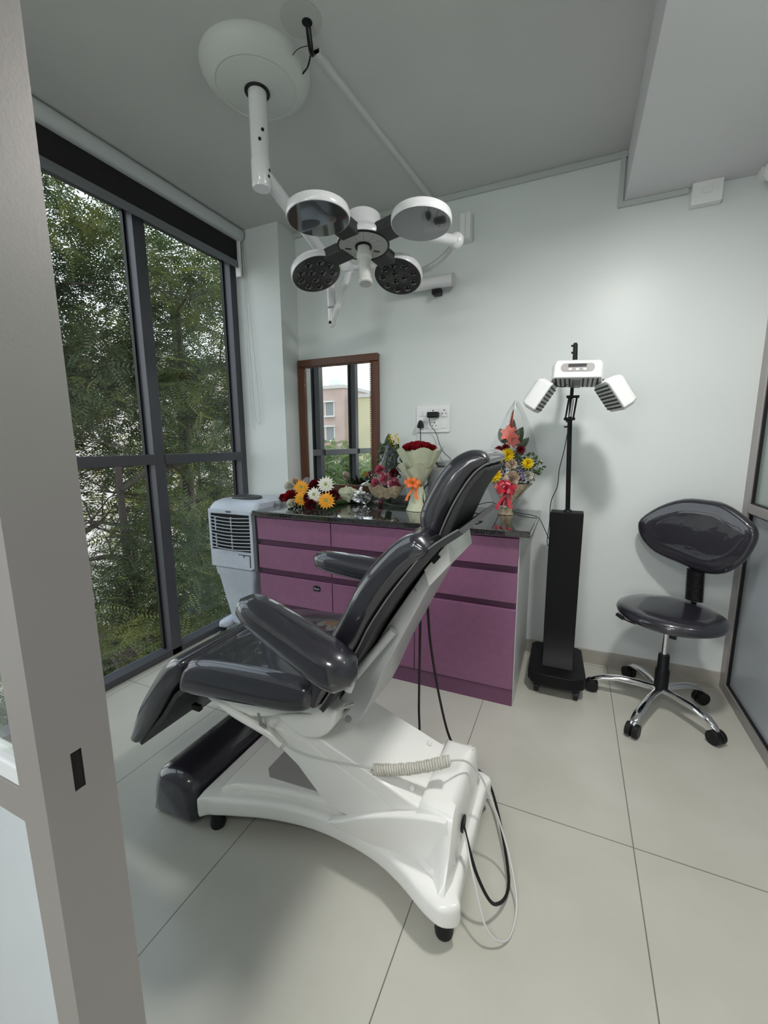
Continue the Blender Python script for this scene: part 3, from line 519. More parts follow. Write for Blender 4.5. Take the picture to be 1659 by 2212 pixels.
obj('spring_arm', MB().cyl((cx0+.01, cy0+.01, 2.36), J1, .027, .029, n=24), WPIPE, sl)
obj('down_tube', MB().cyl(J1+Vector((0, 0, .02)), J2+Vector((0, 0, .06)), .022, n=20).sph(J1, .03, 16), WPIPE, sl)
obj('lower_joint', MB().cyl(J2+Vector((0, 0, .05)), J2+Vector((0, 0, -.025)), .021, .019, n=20).sph(J2+Vector((0, 0, -.022)), .019, 12), WPIPE, sl)
obj('joint_slot', MB().box(J2+Vector((-.007, -.022, -.026)), J2+Vector((.007, -.017, -.012))), BLACK, sl)
obj('swing_bar', MB().tube(smooth_open([J2+Vector((.005, 0, 0)), J2.lerp(J3, .5)+Vector((.012, 0, 0)), J3], 6), .018, 16), WPIPE, sl)
dY = (J3-J4).normalized(); obj('yoke_joint', MB().cyl(J3+Vector((-.005, -.04, .0)), J3+Vector((.0, .03, 0)), .027, n=24), WPIPE, sl)
obj('yoke_bar', MB().cyl(J3, J4+Vector((.03, 0, 0)), .015, n=16), WPIPE, sl)
obj('yoke_curve', MB().tube(smooth_open([J5, at(965, 550, Y=2.10), at(930, 577, Y=2.16), at(880, 596, Y=2.16), at(850, 590, Y=2.12), J4], 8), .013, 12, flat=1.3), mat('clear_wrap', (.66, .68, .68), .22, coat=1), sl)
obj('yoke_elbow', MB().sph(J5, .036, 16, (1, .7, 1)), WPIPE, sl)
HC = at(785, 519, Y=1.75)
obj('side_bar', MB().cyl(HC+Vector((.105, .03, .035)), J5, .020, .024, n=20), WPIPE, sl)
# head frame: z axis of the lamp head tilted towards the viewer side
vd = Vector((HC.x, HC.y, 0)).normalized(); tilt = R_(6)
nrm = (Vector((0, 0, -1))*math.cos(tilt) - vd*math.sin(tilt)).normalized()       # where the lamp shines
side = Vector((vd.y, -vd.x, 0)).normalized(); fwd = side.cross(nrm).normalized()
if fwd.dot(vd) < 0: fwd = -fwd
fwd, side = (fwd*math.cos(R_(8))-side*math.sin(R_(8))), (side*math.cos(R_(8))+fwd*math.sin(R_(8)))
def RM(z, x_):
    z = z.normalized(); x_ = (x_-z*x_.dot(z)).normalized(); return Matrix((x_, z.cross(x_), z)).transposed()
RH = RM(nrm, side)
obj('hub_body', MB().lathe([(.001, -.10), (.064, -.10), (.074, -.092), (.078, -.035), (.104, -.012), (.112, .0), (.113, .012), (.108, .022), (.001, .022)], HC, RH, 40), WPIPE, sl)
obj('dial_face', MB().lathe([(.104, .0225), (.104, .0245), (.001, .0245)], HC, RH, 40), mat('dial_grey', (.48, .48, .47), .4), sl)
obj('dial_ring', MB().lathe([(.102, .023), (.107, .028), (.112, .021)], HC, RH, 40, cap=False), BLACK, sl)
dm = MB()
for i in range(12):
    a = R_(i*30+8); d = RH @ Vector((math.cos(a), math.sin(a), 0)); t = RH @ Vector((-math.sin(a), math.cos(a), 0))
    p = HC+nrm*.0248; q = [p+d*.045-t*.0006, p+d*.095-t*.0006, p+d*.095+t*.0006, p+d*.045+t*.0006]; dm.add(q, [(0, 1, 2, 3)])
    for j in range(5):
        for rr in (.070, .082, .092):
            a2 = a+R_(5+j*4.2); d2 = RH @ Vector((math.cos(a2), math.sin(a2), 0))
            if (i+j) % 3: dm.obox(p+d2*rr, (.0018, .0018, .0006), RH)
for s in (-1, 1): dm.obox(HC+nrm*.0248+(RH @ Vector((.062*s, 0, 0)))-fwd*0+fwd*.03, (.026, .010, .002), RH)
obj('dial_marks', dm, mat('dial_black', (.03, .03, .03), .5), sl)
obj('hub_socket', MB().lathe([(.034, .023), (.036, .030), (.026, .032), (.001, .026)], HC, RH, 28), BLACK, sl)
hd = (Vector((0, 0, -1))*.96-vd*.22+side*.04).normalized(); hp = HC+nrm*.02
RHD = RM(hd, side)
obj('centre_handle', MB().lathe([(.001, -.01), (.026, -.01), (.027, .03), (.032, .04), (.032, .058), (.025, .066), (.025, .15), (.030, .156), (.030, .168), (.026, .172), (.001, .172)], hp, RHD, 28), mat('handle_frosted', (.62, .62, .60), .4), sl)
pods = {'UL': ((690, 468), 1.60, 8), 'UR': ((912, 474), 1.68, 4), 'LL': ((680, 590), 1.86, 20), 'LR': ((858, 590), 2.02, 20)}
for kx, kf, big in ((-1, -1, 1), (1, -1, 1), (-1, 1, 0), (1, 1, 0)):
    c = HC+side*(kx*.197)+fwd*(kf*.208)+nrm*.034+Vector((0, 0, kx*.009))
    inw = (HC-c); inw = (inw-nrm*inw.dot(nrm)).normalized(); ti = R_(3 if big else 19); n2 = (nrm*math.cos(ti)+inw*math.sin(ti)).normalized()
    RP = RM(n2, side)
    pd = obj('lamp_pod', MB().lathe([(.001, -.026), (.08, -.026), (.106, -.023), (.115, -.016), (.118, -.004), (.118, .010), (.115, .016), (.106, .016), (.001, .012)], c, RP, 48), WPIPE, sl)
    obj('pod_cover', MB().lathe([(.114, .0150), (.112, .0175), (.001, .0185)], c, RP, 48), LAMPG if big else LENS, pd)
    lm = MB()
    for rr, nn, o_ in ((.030, 3, 20), (.078, 9, 0)):
        for i in range(nn):
            a = R_(o_+i*360/nn); lm.lathe([(.017, .0178), (.0165, .021), (.011, .0235), (.010, .0215), (.001, .0235)], c+RP @ Vector((rr*math.cos(a), rr*math.sin(a), 0)), RP, 14)
    if not big: obj('led_lens', lm, LENSD, pd)
    o_ = -inw; h0 = HC+o_*.102-nrm*.012; h1 = c-o_*.104-nrm*.012; Rb = RM(o_, nrm)
    obj('pod_hinge', MB().obox((h0+h1)/2, (.046, .088, (h1-h0).length+.02), Rb), mat('hinge_rubber', (.035, .035, .037), .5) if 'hinge_rubber' not in bpy.data.materials else bpy.data.materials['hinge_rubber'], sl, bevel=.008)
# ------------------------------------------------------------------ light therapy stand
ts = thing('therapy_lamp_stand', (-.01, 2.35, 0), 'black floor stand with a three panel white light therapy head by the wall', 'therapy lamp')
bp = [(-.155, 2.50), (-.135, 2.53), (.09, 2.53), (.112, 2.51), (.128, 2.20), (.118, 2.175), (.06, 2.15), (-.08, 2.15), (-.13, 2.165), (-.150, 2.20)]
obj('base_plate', MB().pad(bp, .062, .122, .006, 'z', sm=1), MBLK, ts)
for x_, y_ in ((-.105, 2.20), (.085, 2.19), (-.115, 2.47), (.08, 2.47)):
    cs = obj('caster', MB().cyl((x_-.011, y_, .024), (x_+.011, y_, .024), .024).box((x_-.015, y_-.014, .028), (x_+.015, y_+.014, .062)), BLACK, ts)
    obj('caster_hub', MB().cyl((x_-.0125, y_, .026), (x_+.0125, y_, .026), .009, n=12), STEEL, cs)
cr_ = []
for z_, yf_, x0, x1 in ((.120, 2.245, -.086, .067), (.16, 2.30, -.086, .067), (.22, 2.335, -.088, .068), (.30, 2.35, -.09, .068), (.6, 2.352, -.091, .068), (.936, 2.352, -.091, .069)): cr_.append([(x0, yf_, z_), (x1, yf_, z_), (x1, 2.45, z_), (x0, 2.45, z_)])
obj('column', MB().rings(cr_), MBLK, ts, angle=25, bevel=.003)
obj('column_collar', MB().lathe([(.001, .936), (.022, .936), (.018, .946), (.001, .948)], (-.008, 2.40, 0), n=16), BLACK, ts)
PB, PM, PT = Vector((-.008, 2.40, .93)), at(1231, 905, Y=2.40), at(1243, 741, Y=2.40)
obj('lower_pole', MB().cyl(PB, PM, .0115, n=16), MBLK, ts); obj('upper_pole', MB().cyl(PM, PT, .0085, n=16), MBLK, ts)
obj('pole_clamp', MB().cyl(at(1229, 912, Y=2.40), at(1230, 902, Y=2.40), .016).cyl(at(1218, 922, Y=2.39), at(1228, 922, Y=2.39), .004), BLACK, ts)
br = MB()
for dx in (-.018, .018):
    a = at(1230, 903, Y=2.375)+Vector((dx, 0, 0)); b = at(1238, 857, Y=2.375)+Vector((dx, 0, 0)); br.tube([a, b], .0045, 8)
br.cyl(at(1226, 905, Y=2.375)+Vector((-.018, 0, 0)), at(1234, 905, Y=2.375)+Vector((.018, 0, 0)), .007).cyl(at(1232, 857, Y=2.375)+Vector((-.018, 0, 0)), at(1243, 857, Y=2.375)+Vector((.018, 0, 0)), .007)
obj('balance_arm', br, BLACK, ts)
obj('spring', MB().tube([at(1232, 900, Y=2.365), at(1238, 862, Y=2.365)], .006, 10), STEEL, ts)
obj('top_knob', MB().cyl(at(1234, 747, Y=2.39), at(1242, 747, Y=2.39), .005).cyl(at(1234, 762, Y=2.39), at(1242, 762, Y=2.39), .005).cyl(at(1242, 790, Y=2.395), at(1243, 744, Y=2.395), .011), BLACK, ts)
def panel(c, w_, h_, d_, R):   # white box head with rounded back, LED face at local -z
    pts = [(-w_/2+.012, -d_/2), (w_/2-.012, -d_/2), (w_/2, -d_/2+.02), (w_/2, d_/2-.03), (w_/2-.03, d_/2), (-w_/2+.03, d_/2), (-w_/2, d_/2-.03), (-w_/2, -d_/2+.02)]
    L = [(0, -h_/2), (0, h_/2-.03), (.010, h_/2-.01), (.028, h_/2)]; c = Vector(c)
    body = MB().rings([[c+R @ Vector((p[0], p[1], z_)) for p in inset(pts, d)] for d, z_ in L])
    o = obj('lamp_panel', body, WPLA, ts, bevel=.003)
    obj('led_plate', MB().rings([[c+R @ Vector((p[0], p[1], z_)) for p in inset(pts, .004)] for z_ in (-h_/2-.002, -h_/2)]), mat('led_plate_grey', (.55, .56, .55), .4) if 'led_plate_grey' not in bpy.data.materials else bpy.data.materials['led_plate_grey'], o)
    ld = MB(); nx = int(w_/.021); ny = 9
    for i in range(nx):
        for j in range(ny):
            if abs(i-(nx-1)/2) < 1.2 and w_ > .2: continue
            ld.obox(c+R @ Vector((-w_/2+.02+i*(w_-.04)/(nx-1), -d_/2+.02+j*(d_-.04)/(ny-1), -h_/2-.0035)), (.007, .011, .003), R)
    obj('led', ld, BLACK, o); return o
HCn = Vector((-.005, 2.24, 1.618)); R0 = Matrix.Rotation(R_(-6), 3, 'X') @ Matrix.Rotation(R_(3), 3, 'Y')
mp_ = panel(HCn, .215, .085, .19, R0)
fcz = -.19/2-.0005
obj('control_fascia', MB().rings([[HCn+R0 @ Vector((x_, fcz+dy, z_)) for x_, z_ in [(.052*math.copysign(1, math.cos(t))+.018*math.cos(t)+.0, .002+.018*math.sin(t)) for t in [2*math.pi*(i+.5)/24 for i in range(24)]]] for dy in (-.0015, .0005)]), mat('fascia_grey', (.36, .34, .33), .35), mp_)
obj('display', MB().obox(HCn+R0 @ Vector((-.002, fcz-.002, .010)), (.075, .002, .013), R0), mat('display_dark', (.03, .03, .035), .1, coat=1), mp_)
bt_ = MB()
for x_ in (-.03, 0, .03): bt_.obox(HCn+R0 @ Vector((x_, fcz-.002, -.007)), (.013, .003, .009), R0)
obj('button', bt_, WPLA, mp_)
obj('led_centre_block', MB().obox(HCn+R0 @ Vector((0, .02, -.046)), (.036, .13, .008), R0), GREYP, mp_)
panel(Vector((-.170, 2.235, 1.525)), .150, .075, .19, Matrix.Rotation(R_(-4), 3, 'Z') @ Matrix.Rotation(R_(-57), 3, 'Y'))
panel(Vector((.160, 2.235, 1.520)), .150, .075, .19, Matrix.Rotation(R_(16), 3, 'Z') @ Matrix.Rotation(R_(55), 3, 'Y'))
obj('panel_hinge', MB().obox((-.118, 2.27, 1.575), (.016, .03, .03)).obox((.103, 2.27, 1.57), (.016, .03, .03)), BLACK, ts)
obj('head_bracket', MB().cyl((-.015, 2.30, 1.60), at(1240, 800, Y=2.395), .012, n=12), BLACK, ts)
obj('head_cable', MB().tube(smooth_open([(-.10, 2.18, 1.57), (-.085, 2.17, 1.555), (-.06, 2.18, 1.552), (-.045, 2.2, 1.565)], 6), .0018, 6), BLACK, ts)
obj('stand_cable', MB().tube(smooth_open([at(1228, 925, Y=2.385), at(1218, 975, Y=2.37), at(1208, 1015, Y=2.37), at(1204, 1050, Y=2.38), at(1190, 1085, Y=2.39), at(1187, 1130, Y=2.40), at(1182, 1165, Y=2.44), at(1184, 1178, Y=2.46), at(1195, 1175, Y=2.47)], 8), .0022, 6), BLACK, ts)
# ------------------------------------------------------------------ facial steamer on the worktop + its cable
dv = thing('grey_appliance', (-.66, 2.36, .90), 'rounded grey lidded appliance on the worktop partly hidden by the chair headrest', 'appliance')
obj('appliance_body', MB().lathe([(.001, .90), (.085, .90), (.10, .93), (.112, 1.0), (.120, 1.10), (.118, 1.145), (.105, 1.158), (.001, 1.158)], (-.685, 2.46, 0), n=40), GREYP, dv)
obj('appliance_lid', MB().lathe([(.001, 1.158), (.07, 1.158), (.072, 1.163), (.084, 1.168), (.084, 1.186), (.07, 1.192), (.001, 1.194)], (-.67, 2.46, 0), n=36), GREYP, dv)
obj('appliance_cable', MB().tube(smooth_open([(-.78, 2.40, 1.06), (-.80, 2.36, 1.02), (-.785, 2.33, .95), (-.74, 2.32, .915), (-.70, 2.32, .906)], 6), .004, 6), BLACK, dv)
cw = thing('black_cable', (-.4, 2.3, .9), 'thin black cable trailing over the right end of the worktop and down its edge', 'cable')
obj('cable_run', MB().tube(smooth_open([(-.62, 2.28, .905), (-.50, 2.25, .95), at(1060, 1085, Y=2.30), at(1085, 1098, Z=.906), at(1120, 1108, Z=.906), at(1150, 1113, Z=.907), (-.145, 2.36, .895), at(1175, 1140, Y=2.36), at(1186, 1165, Y=2.40)], 8), .002, 6), BLACK, cw)
obj('cable_loop', MB().tube(smooth_open([(-.52, 2.22, .906), (-.46, 2.20, .93), (-.42, 2.22, .915), (-.44, 2.15, .906), (-.50, 2.12, .907)], 8), .0035, 6), BLACK, cw)
obj('inline_plug', MB().obox((-.50, 2.13, .912), (.05, .03, .02), Matrix.Rotation(R_(30), 3, 'Z')), BLACK, cw, bevel=.004)
# ------------------------------------------------------------------ bouquets
def petalmat(n, c): return mat(n, c, .5, sheen=1)
RED = petalmat('petal_red', (.30, .006, .015)); DRED = petalmat('petal_dark_red', (.13, .004, .012)); ORA = petalmat('petal_amber', (.85, .36, .01)); WHT = petalmat('petal_white', (.78, .77, .68)); PNK = petalmat('petal_pink', (.60, .13, .22)); YEL = petalmat('petal_yellow', (.75, .55, .01)); CRM = petalmat('petal_cream', (.72, .58, .46)); COR = petalmat('petal_coral', (.72, .17, .13)); LIL = petalmat('petal_lilac', (.28, .22, .45)); GRN = mat('leaf_green', (.035, .075, .02), .35); GCEN = mat('flower_centre', (.30, .33, .08), .6); BABY = mat('tiny_white_buds', (.75, .75, .68), .6)
FILM = thin_glass('clear_film', (.93, .93, .93), .05, .08); BURL = mat('jute_wrap', (.50, .40, .27), .8, bump=(150, .6), noise=(60, .3)); FOIL = mat('silver_foil', (.7, .7, .7), .2, 1.0, bump=(40, 1.0)); NONW = mat('cream_wrap', (.56, .58, .42), .75, bump=(30, .3), noise=(9, .06)); ORIB = mat('orange_ribbon', (.90, .19, .03), .3, coat=.5); RRIB = mat('red_ribbon', (.45, .01, .03), .15, coat=1)
def gerbera(c, d, r, m, parent, center=GCEN, name='gerbera', n=16):
    R = RM(Vector(d), Vector((.3, .2, 1))); c = Vector(c); b = MB()
    for layer, (rr, z_, nn) in enumerate(((1, 0, n), (.78, .004, n), (.5, .008, n-4))):
        for i in range(nn):
            a = 2*math.pi*(i+.5*layer)/nn+random.uniform(-.06, .06); u = Vector((math.cos(a), math.sin(a), 0)); t = Vector((-math.sin(a), math.cos(a), 0)); ln = r*rr*random.uniform(.9, 1.06); wd = r*.16
            pts = [u*r*.12+Vector((0, 0, z_)), u*ln*.55-t*wd+Vector((0, 0, z_+r*.12)), u*ln*.55+t*wd+Vector((0, 0, z_+r*.12)), u*ln+Vector((0, 0, z_+r*.02)), u*ln*.55+Vector((0, 0, z_+r*.07))]
            b.add([c+R @ p for p in pts], [(0, 1, 4), (0, 4, 2), (1, 3, 4), (4, 3, 2)])
    o = obj(name, b, m, parent, smooth=False); obj('flower_centre', MB().sph(c+R @ Vector((0, 0, .009)), r*.2, 10, (1, 1, .5), R), center, o); return o
def rose(c, d, r, m, parent, name='rose'):
    R = RM(Vector(d), Vector((.3, .2, 1))); c = Vector(c); b = MB()
    for ly, (rr, n, h) in enumerate(((1, 6, .55), (.8, 5, .85), (.6, 5, 1.0), (.38, 4, 1.1), (.2, 3, 1.15))):
        for i in range(n):
            a0 = 2*math.pi*(i+.37*ly)/n; grid = []
            for a_ in range(5):
                a = a0+(a_-2)*(2*math.pi/n)*.30
                for h_ in range(4):
                    u = h_/3; rad = r*rr*(.45+.55*u**.6)*(1+.10*math.cos((a_-2)*1.2)*(u > .9)); z_ = -r*.5+r*h*u*(1.0-.05*abs(a_-2))
                    grid.append(c+R @ Vector((rad*math.cos(a), rad*math.sin(a), z_)))
            b.add(grid, [(a_*4+h_, (a_+1)*4+h_, (a_+1)*4+h_+1, a_*4+h_+1) for a_ in range(4) for h_ in range(3)])
    return obj(name, b, m, parent, angle=60)
def mum(c, d, r, m, parent, name='chrysanthemum'):
    R = RM(Vector(d), Vector((.3, .2, 1))); c = Vector(c); b = MB()
    for ly in range(4):
        for i in range(12):
            a = 2*math.pi*(i+ly*.5)/12; el = R_(12+ly*22); u = Vector((math.cos(a)*math.cos(el), math.sin(a)*math.cos(el), math.sin(el))); t = Vector((-math.sin(a), math.cos(a), 0))
            b.add([c+R @ p for p in (Vector((0, 0, 0)), u*r*.7-t*r*.12, u*r, u*r*.7+t*r*.12)], [(0, 1, 2, 3)])
    return obj(name, b, m, parent, smooth=False)
def leaf(base, tip, wd, m, parent, up=(0, -1, .3), name='leaf'):
    a = Vector(base); b = Vector(tip); d = b-a; s = d.cross(Vector(up)).normalized()*wd; k = Vector(up).normalized()*wd*.25; g = MB()
    P = []
    for i in range(7):
        u = i/6; w_ = math.sin(math.pi*u**.8)**.8 if 0 < u < 1 else .02; c = a+d*u+Vector(up).normalized()*(.08*d.length*math.sin(u*3.1)); P += [c-s*w_+k*w_, c, c+s*w_+k*w_]
    g.add(P, [(i*3+j, i*3+j+1, i*3+j+4, i*3+j+3) for i in range(6) for j in range(2)]); return obj(name, g, m, parent, angle=80)
def filler(c, rad, n, m, parent, name, sz=.003, stem=False):
    g = MB()
    for _ in range(n):
        
        while True:
            e_ = Vector((random.uniform(-1, 1), random.uniform(-1, 1), random.uniform(-1, 1)))
            if e_.length < 1: break
        p = Vector(c)+Vector((e_.x*rad[0], e_.y*rad[1], e_.z*rad[2])); p.z = max(p.z, .905); q = random.uniform(.7, 1.3)*sz
        g.add([p+Vector(v)*q for v in ((1, 0, 0), (-1, 0, 0), (0, 1, 0), (0, -1, 0), (0, 0, 1), (0, 0, -1))], [(0, 2, 4), (2, 1, 4), (1, 3, 4), (3, 0, 4), (2, 0, 5), (1, 2, 5), (3, 1, 5), (0, 3, 5)])
    o = obj(name, g, m, parent, smooth=False); o['kind'] = 'stuff'; return o
def cone_wrap(c, z0, z1, r0, r1, m, parent, name='wrap', n=40, wave=.12, tilt=(0, 0), rows=9, frac=1.0, pw=1.2, thick=True, zr=.10):
    g = MB(); R = []
    for j in range(rows):
        u = j/(rows-1); row = []
        for i in range(n):
            a = 2*math.pi*i/n*frac; rr = (r0+(r1-r0)*u**pw)*(1+wave*u*math.sin(a*7+u*2)+wave*.5*u*math.sin(a*13)); z_ = z0+(z1-z0)*u+zr*(z1-z0)*u*math.sin(a*5+1)
            row.append((c[0]+tilt[0]*u+rr*math.cos(a), c[1]+tilt[1]*u+rr*math.sin(a), z_))
        R.append(row)
    g.rings(R, closed=frac == 1.0, cap=False); return obj(name, g, m, parent, angle=75)
def bow(c, s, m, parent):
    c = Vector(c); g = MB()
    for a, ln in ((20, 1), (70, .8), (120, .9), (160, 1), (200, .8), (-20, .8)):
        d = Vector((math.cos(R_(a)), -.3, math.sin(R_(a)))).normalized(); t = Vector((0, -1, 0)); tt = d.cross(t).normalized(); row = []
        for i in range(9):
            u = i/8*2*math.pi; p = c+d*s*ln*(.5-.5*math.cos(u))+t*s*(.3+.28*math.sin(u)); row.append([p-tt*s*.22, p+tt*s*.22])
        g.rings(row, closed=False, cap=False)
    for a, ln in ((-70, 1.7), (-110, 1.9)):
        d = Vector((math.cos(R_(a)), -.25, math.sin(R_(a)))); t = Vector((1, 0, .2))*s*.16
        row = [[c+d*s*ln*u+t+Vector((.1*s*math.sin(u*6), -s*.1, 0)), c+d*s*ln*u-t+Vector((.1*s*math.sin(u*6), -s*.1, 0))] for u in [i/5 for i in range(6)]]; g.rings(row, closed=False, cap=False)
    return obj('ribbon_bow', g, m, parent, angle=60)
# 1: lying mixed bouquet
b1 = thing('gerbera_bouquet', (-1.5, 2.25, .9), 'low bouquet of red roses, amber and white gerberas lying at the worktop left end', 'bouquet', )
FD = (.35, -1, .35)
for (px, py, r, m, kd, yy) in ((612, 1075, .02, RED, 'r', 2.16), (628, 1073, .034, RED, 'r', 2.15), (651, 1053, .040, ORA, 'g', 2.15), (650, 1077, .036, ORA, 'g', 2.12), (625, 1050, .026, WHT, 'r', 2.22), (637, 1043, .028, CRM, 'r', 2.26), (679, 1069, .040, WHT, 'g', 2.14), (704, 1047, .044, WHT, 'g', 2.18), (705, 1082, .044, ORA, 'g', 2.10), (680, 1048, .030, DRED, 'r', 2.20), (699, 1062, .026, DRED, 'r', 2.18), (665, 1076, .022, DRED, 'r', 2.13), (720, 1071, .028, DRED, 'r', 2.16), (670, 1090, .025, DRED, 'r', 2.10), (628, 1087, .022, WHT, 'r', 2.12)):
    r *= 1.3; p = at(px, py, Y=yy); dd = Vector(FD)+Vector((random.uniform(-.25, .25), 0, random.uniform(-.2, .25))); p.z = max(p.z, .9+r*.95 if kd == 'g' else .9+r*.8)
    (gerbera if kd == 'g' else rose)(p, dd, r, m, b1)
for i in range(11):
    a = random.uniform(-1.62, -1.40); leaf((a, 2.2, .95), (a+random.uniform(-.05, .09), 2.28+random.uniform(-.03, .05), random.uniform(1.0, 1.06)), .014, GRN, b1)
filler((-1.50, 2.22, .955), (.22, .08, .07), 260, GRN, b1, 'greenery', .008)
obj('clear_sleeve', MB().rings([[tuple(Vector((-1.50, 2.30, .95))+Vector(((.10+.09*u)*math.cos(a)*1.1-.02*u, -.10+(.06)*math.sin(a)*.8+.08*u, (.04+.06*u)*math.sin(a)+.01+.03*u*math.sin(a*4)))) for a in [R_(10+i*17) for i in range(11)]] for u in (0, .5, 1)], closed=False, cap=False), FILM, b1)
obj('stem_bundle', MB().tube([(-1.45, 2.30, .925), (-1.38, 2.42, .915), (-1.34, 2.52, .912)], [.03, .016, .014], 10), GRN, b1)
# foil wrapped bunch lying before the mirror
b5 = thing('wrapped_bouquet', (-1.33, 2.45, .9), 'bunch lying in crumpled silver and white wrapping in front of the mirror', 'bouquet')
def crumple(c, s, n, m, parent, name, seed):
    random.seed(seed); g = MB(); N = 14; rows = []
    for i in range(8):
        row = []
        for j in range(N):
            th = math.pi*(i+.5)/8; ph = 2*math.pi*j/N; rr = random.uniform(.6, 1.15); row.append(Vector(c)+Vector((s[0]*math.sin(th)*math.cos(ph)*rr, s[1]*math.sin(th)*math.sin(ph)*rr, s[2]*math.cos(th)*rr)))
        rows.append(row)
    g.rings(rows)
    for v in g.v: v.z = max(v.z, .902)
    return obj(name, g, m, parent, smooth=False)
crumple((-1.37, 2.47, .96), (.07, .05, .055), 0, NONW, b5, 'paper_wrap', 3); crumple((-1.27, 2.46, .945), (.08, .05, .045), 0, FOIL, b5, 'foil_wrap', 5)
obj('foil_spike', MB().tube([(-1.28, 2.47, .97), (-1.255, 2.46, 1.03), (-1.20, 2.45, 1.06)], [.02, .008, .001], 6), FOIL, b5); rose((-1.42, 2.43, .935), (-.6, -.7, .2), .022, RED, b5)
# 2: tall pink rose basket in clear film
b2 = thing('pink_rose_bouquet', (-1.09, 2.42, .9), 'tall pink rose bouquet with lilac spray in clear film beside the mirror', 'bouquet')
for (px, py, r, m) in ((821, 1015, .024, PNK), (833, 1034, .029, PNK), (812, 1043, .023, PNK), (850, 1044, .027, PNK), (851, 1022, .022, DRED), (832, 1055, .024, DRED), (857, 1048, .018, PNK)):
    rose(at(px, py, Y=2.35), (.2, -1, .35), r*1.25, m, b2)
for i in range(26):
    u = random.random(); p = at(818+32*u*0+random.uniform(0, 38), 955+75*random.random(), Y=2.44); mum(p, (.1, -1, .3), .011, LIL, b2, 'statice_flower')
for (a, b_, w_) in (((842, 990), (840, 936), .03), ((850, 1000), (862, 958), .028), ((838, 1000), (822, 955), .022), ((845, 1030), (855, 985), .03), ((835, 1030), (828, 985), .03)):
    leaf(at(*a, Y=2.47), at(*b_, Y=2.47), w_, GRN, b2)
filler(at(840, 1005, Y=2.45), (.09, .05, .16), 420, GRN, b2, 'greenery', .007); filler(at(836, 1040, Y=2.36), (.15, .04, .08), 260, BABY, b2, 'baby_breath', .0025); filler(at(852, 950, Y=2.45), (.04, .02, .05), 50, YEL, b2, 'yellow_buds', .005)
obj('jute_basket', MB().rings([[tuple(at(834, 1056, Y=2.37)+Vector(((.115-.05*(1-u)**2)*math.cos(a), .05*math.sin(a)*(1+u), -.052+.075*u+.008*math.sin(7*a)))) for a in [R_(i*12) for i in range(30)]] for u in (0, .2, .5, .8, 1)], cap=False), BURL, b2)
obj('clear_sleeve', MB().rings([[tuple(at(834, 1060, Y=2.40)+Vector((.035*u+(.13*(1-u*.8)+.01*math.sin(5*a))*math.cos(a), .07*(1-u*.6)*math.sin(a), -.04+.32*u+.01*math.sin(3*a)))) for a in [R_(i*15) for i in range(24)]] for u in (0, .25, .5, .75, 1)], cap=False), FILM, b2)
obj('binding_stem', MB().tube([at(836, 1070, Y=2.38), at(840, 1082, Y=2.42)], .02, 10), GRN, b2)
# single rose lying
sr = thing('single_rose', (-1.1, 2.38, .9), 'single long stemmed red rose lying on the worktop before the pink bouquet', 'flower')
q = at(822, 1084, Z=.925); rose(q, (-1, -.35, .05), .026, PNK if False else mat('petal_magenta', (.32, .02, .05), .5), sr); obj('stem', MB().tube([q+Vector((.02, .0, -.005)), q+Vector((.12, -.02, -.018)), q+Vector((.26, -.03, -.02))], .004, 8), GRN, sr)
obj('sleeve', MB().tube([q+Vector((-.05, 0, -.01)), q+Vector((.03, 0, 0)), q+Vector((.09, -.01, -.012))], [.012, .03, .01], 12), FILM, sr)
# 3: red flowers in cream wrap
b3 = thing('cream_wrapped_bouquet', (-.86, 2.36, .9), 'upright bouquet of red blooms in cream paper tied with an orange ribbon', 'bouquet')
tb = at(903, 1048, Y=2.36)
cone_wrap((tb.x, 2.36), .902, tb.z+.004, .072, .026, NONW, b3, 'paper_skirt', pw=.8, wave=.1, zr=.0)
cone_wrap((tb.x, 2.36), tb.z, 1.262, .024, .128, NONW, b3, 'paper_wrap', pw=.9, wave=.09, tilt=(.015, .0), zr=.06)
cone_wrap((tb.x, 2.352), tb.z, 1.17, .03, .10, NONW, b3, 'paper_wrap', pw=.8, wave=.14, tilt=(.0, -.01), zr=.16)
for i in range(24):
    a = i*2.4; rr = .088*math.sqrt(i/24); rose((tb.x+.008+rr*math.cos(a), 2.335+rr*math.sin(a)*.75, 1.268+.026*(1-i/24)-.15*min(0, .0-rr*math.sin(a)*0)), (.1, -.6, 1), .026, RED, b3)
filler((tb.x+.02, 2.37, 1.27), (.12, .06, .02), 80, BABY, b3, 'baby_breath', .0022); filler((tb.x+.02, 2.36, 1.22), (.08, .06, .03), 120, GRN, b3, 'greenery', .007)
bow((tb.x-.008, 2.315, tb.z+.012), .055, ORIB, b3); obj('ribbon_band', MB().lathe([(.028, -.01), (.031, 0), (.028, .01)], (tb.x, 2.36, tb.z), n=20, cap=False), ORIB, b3)
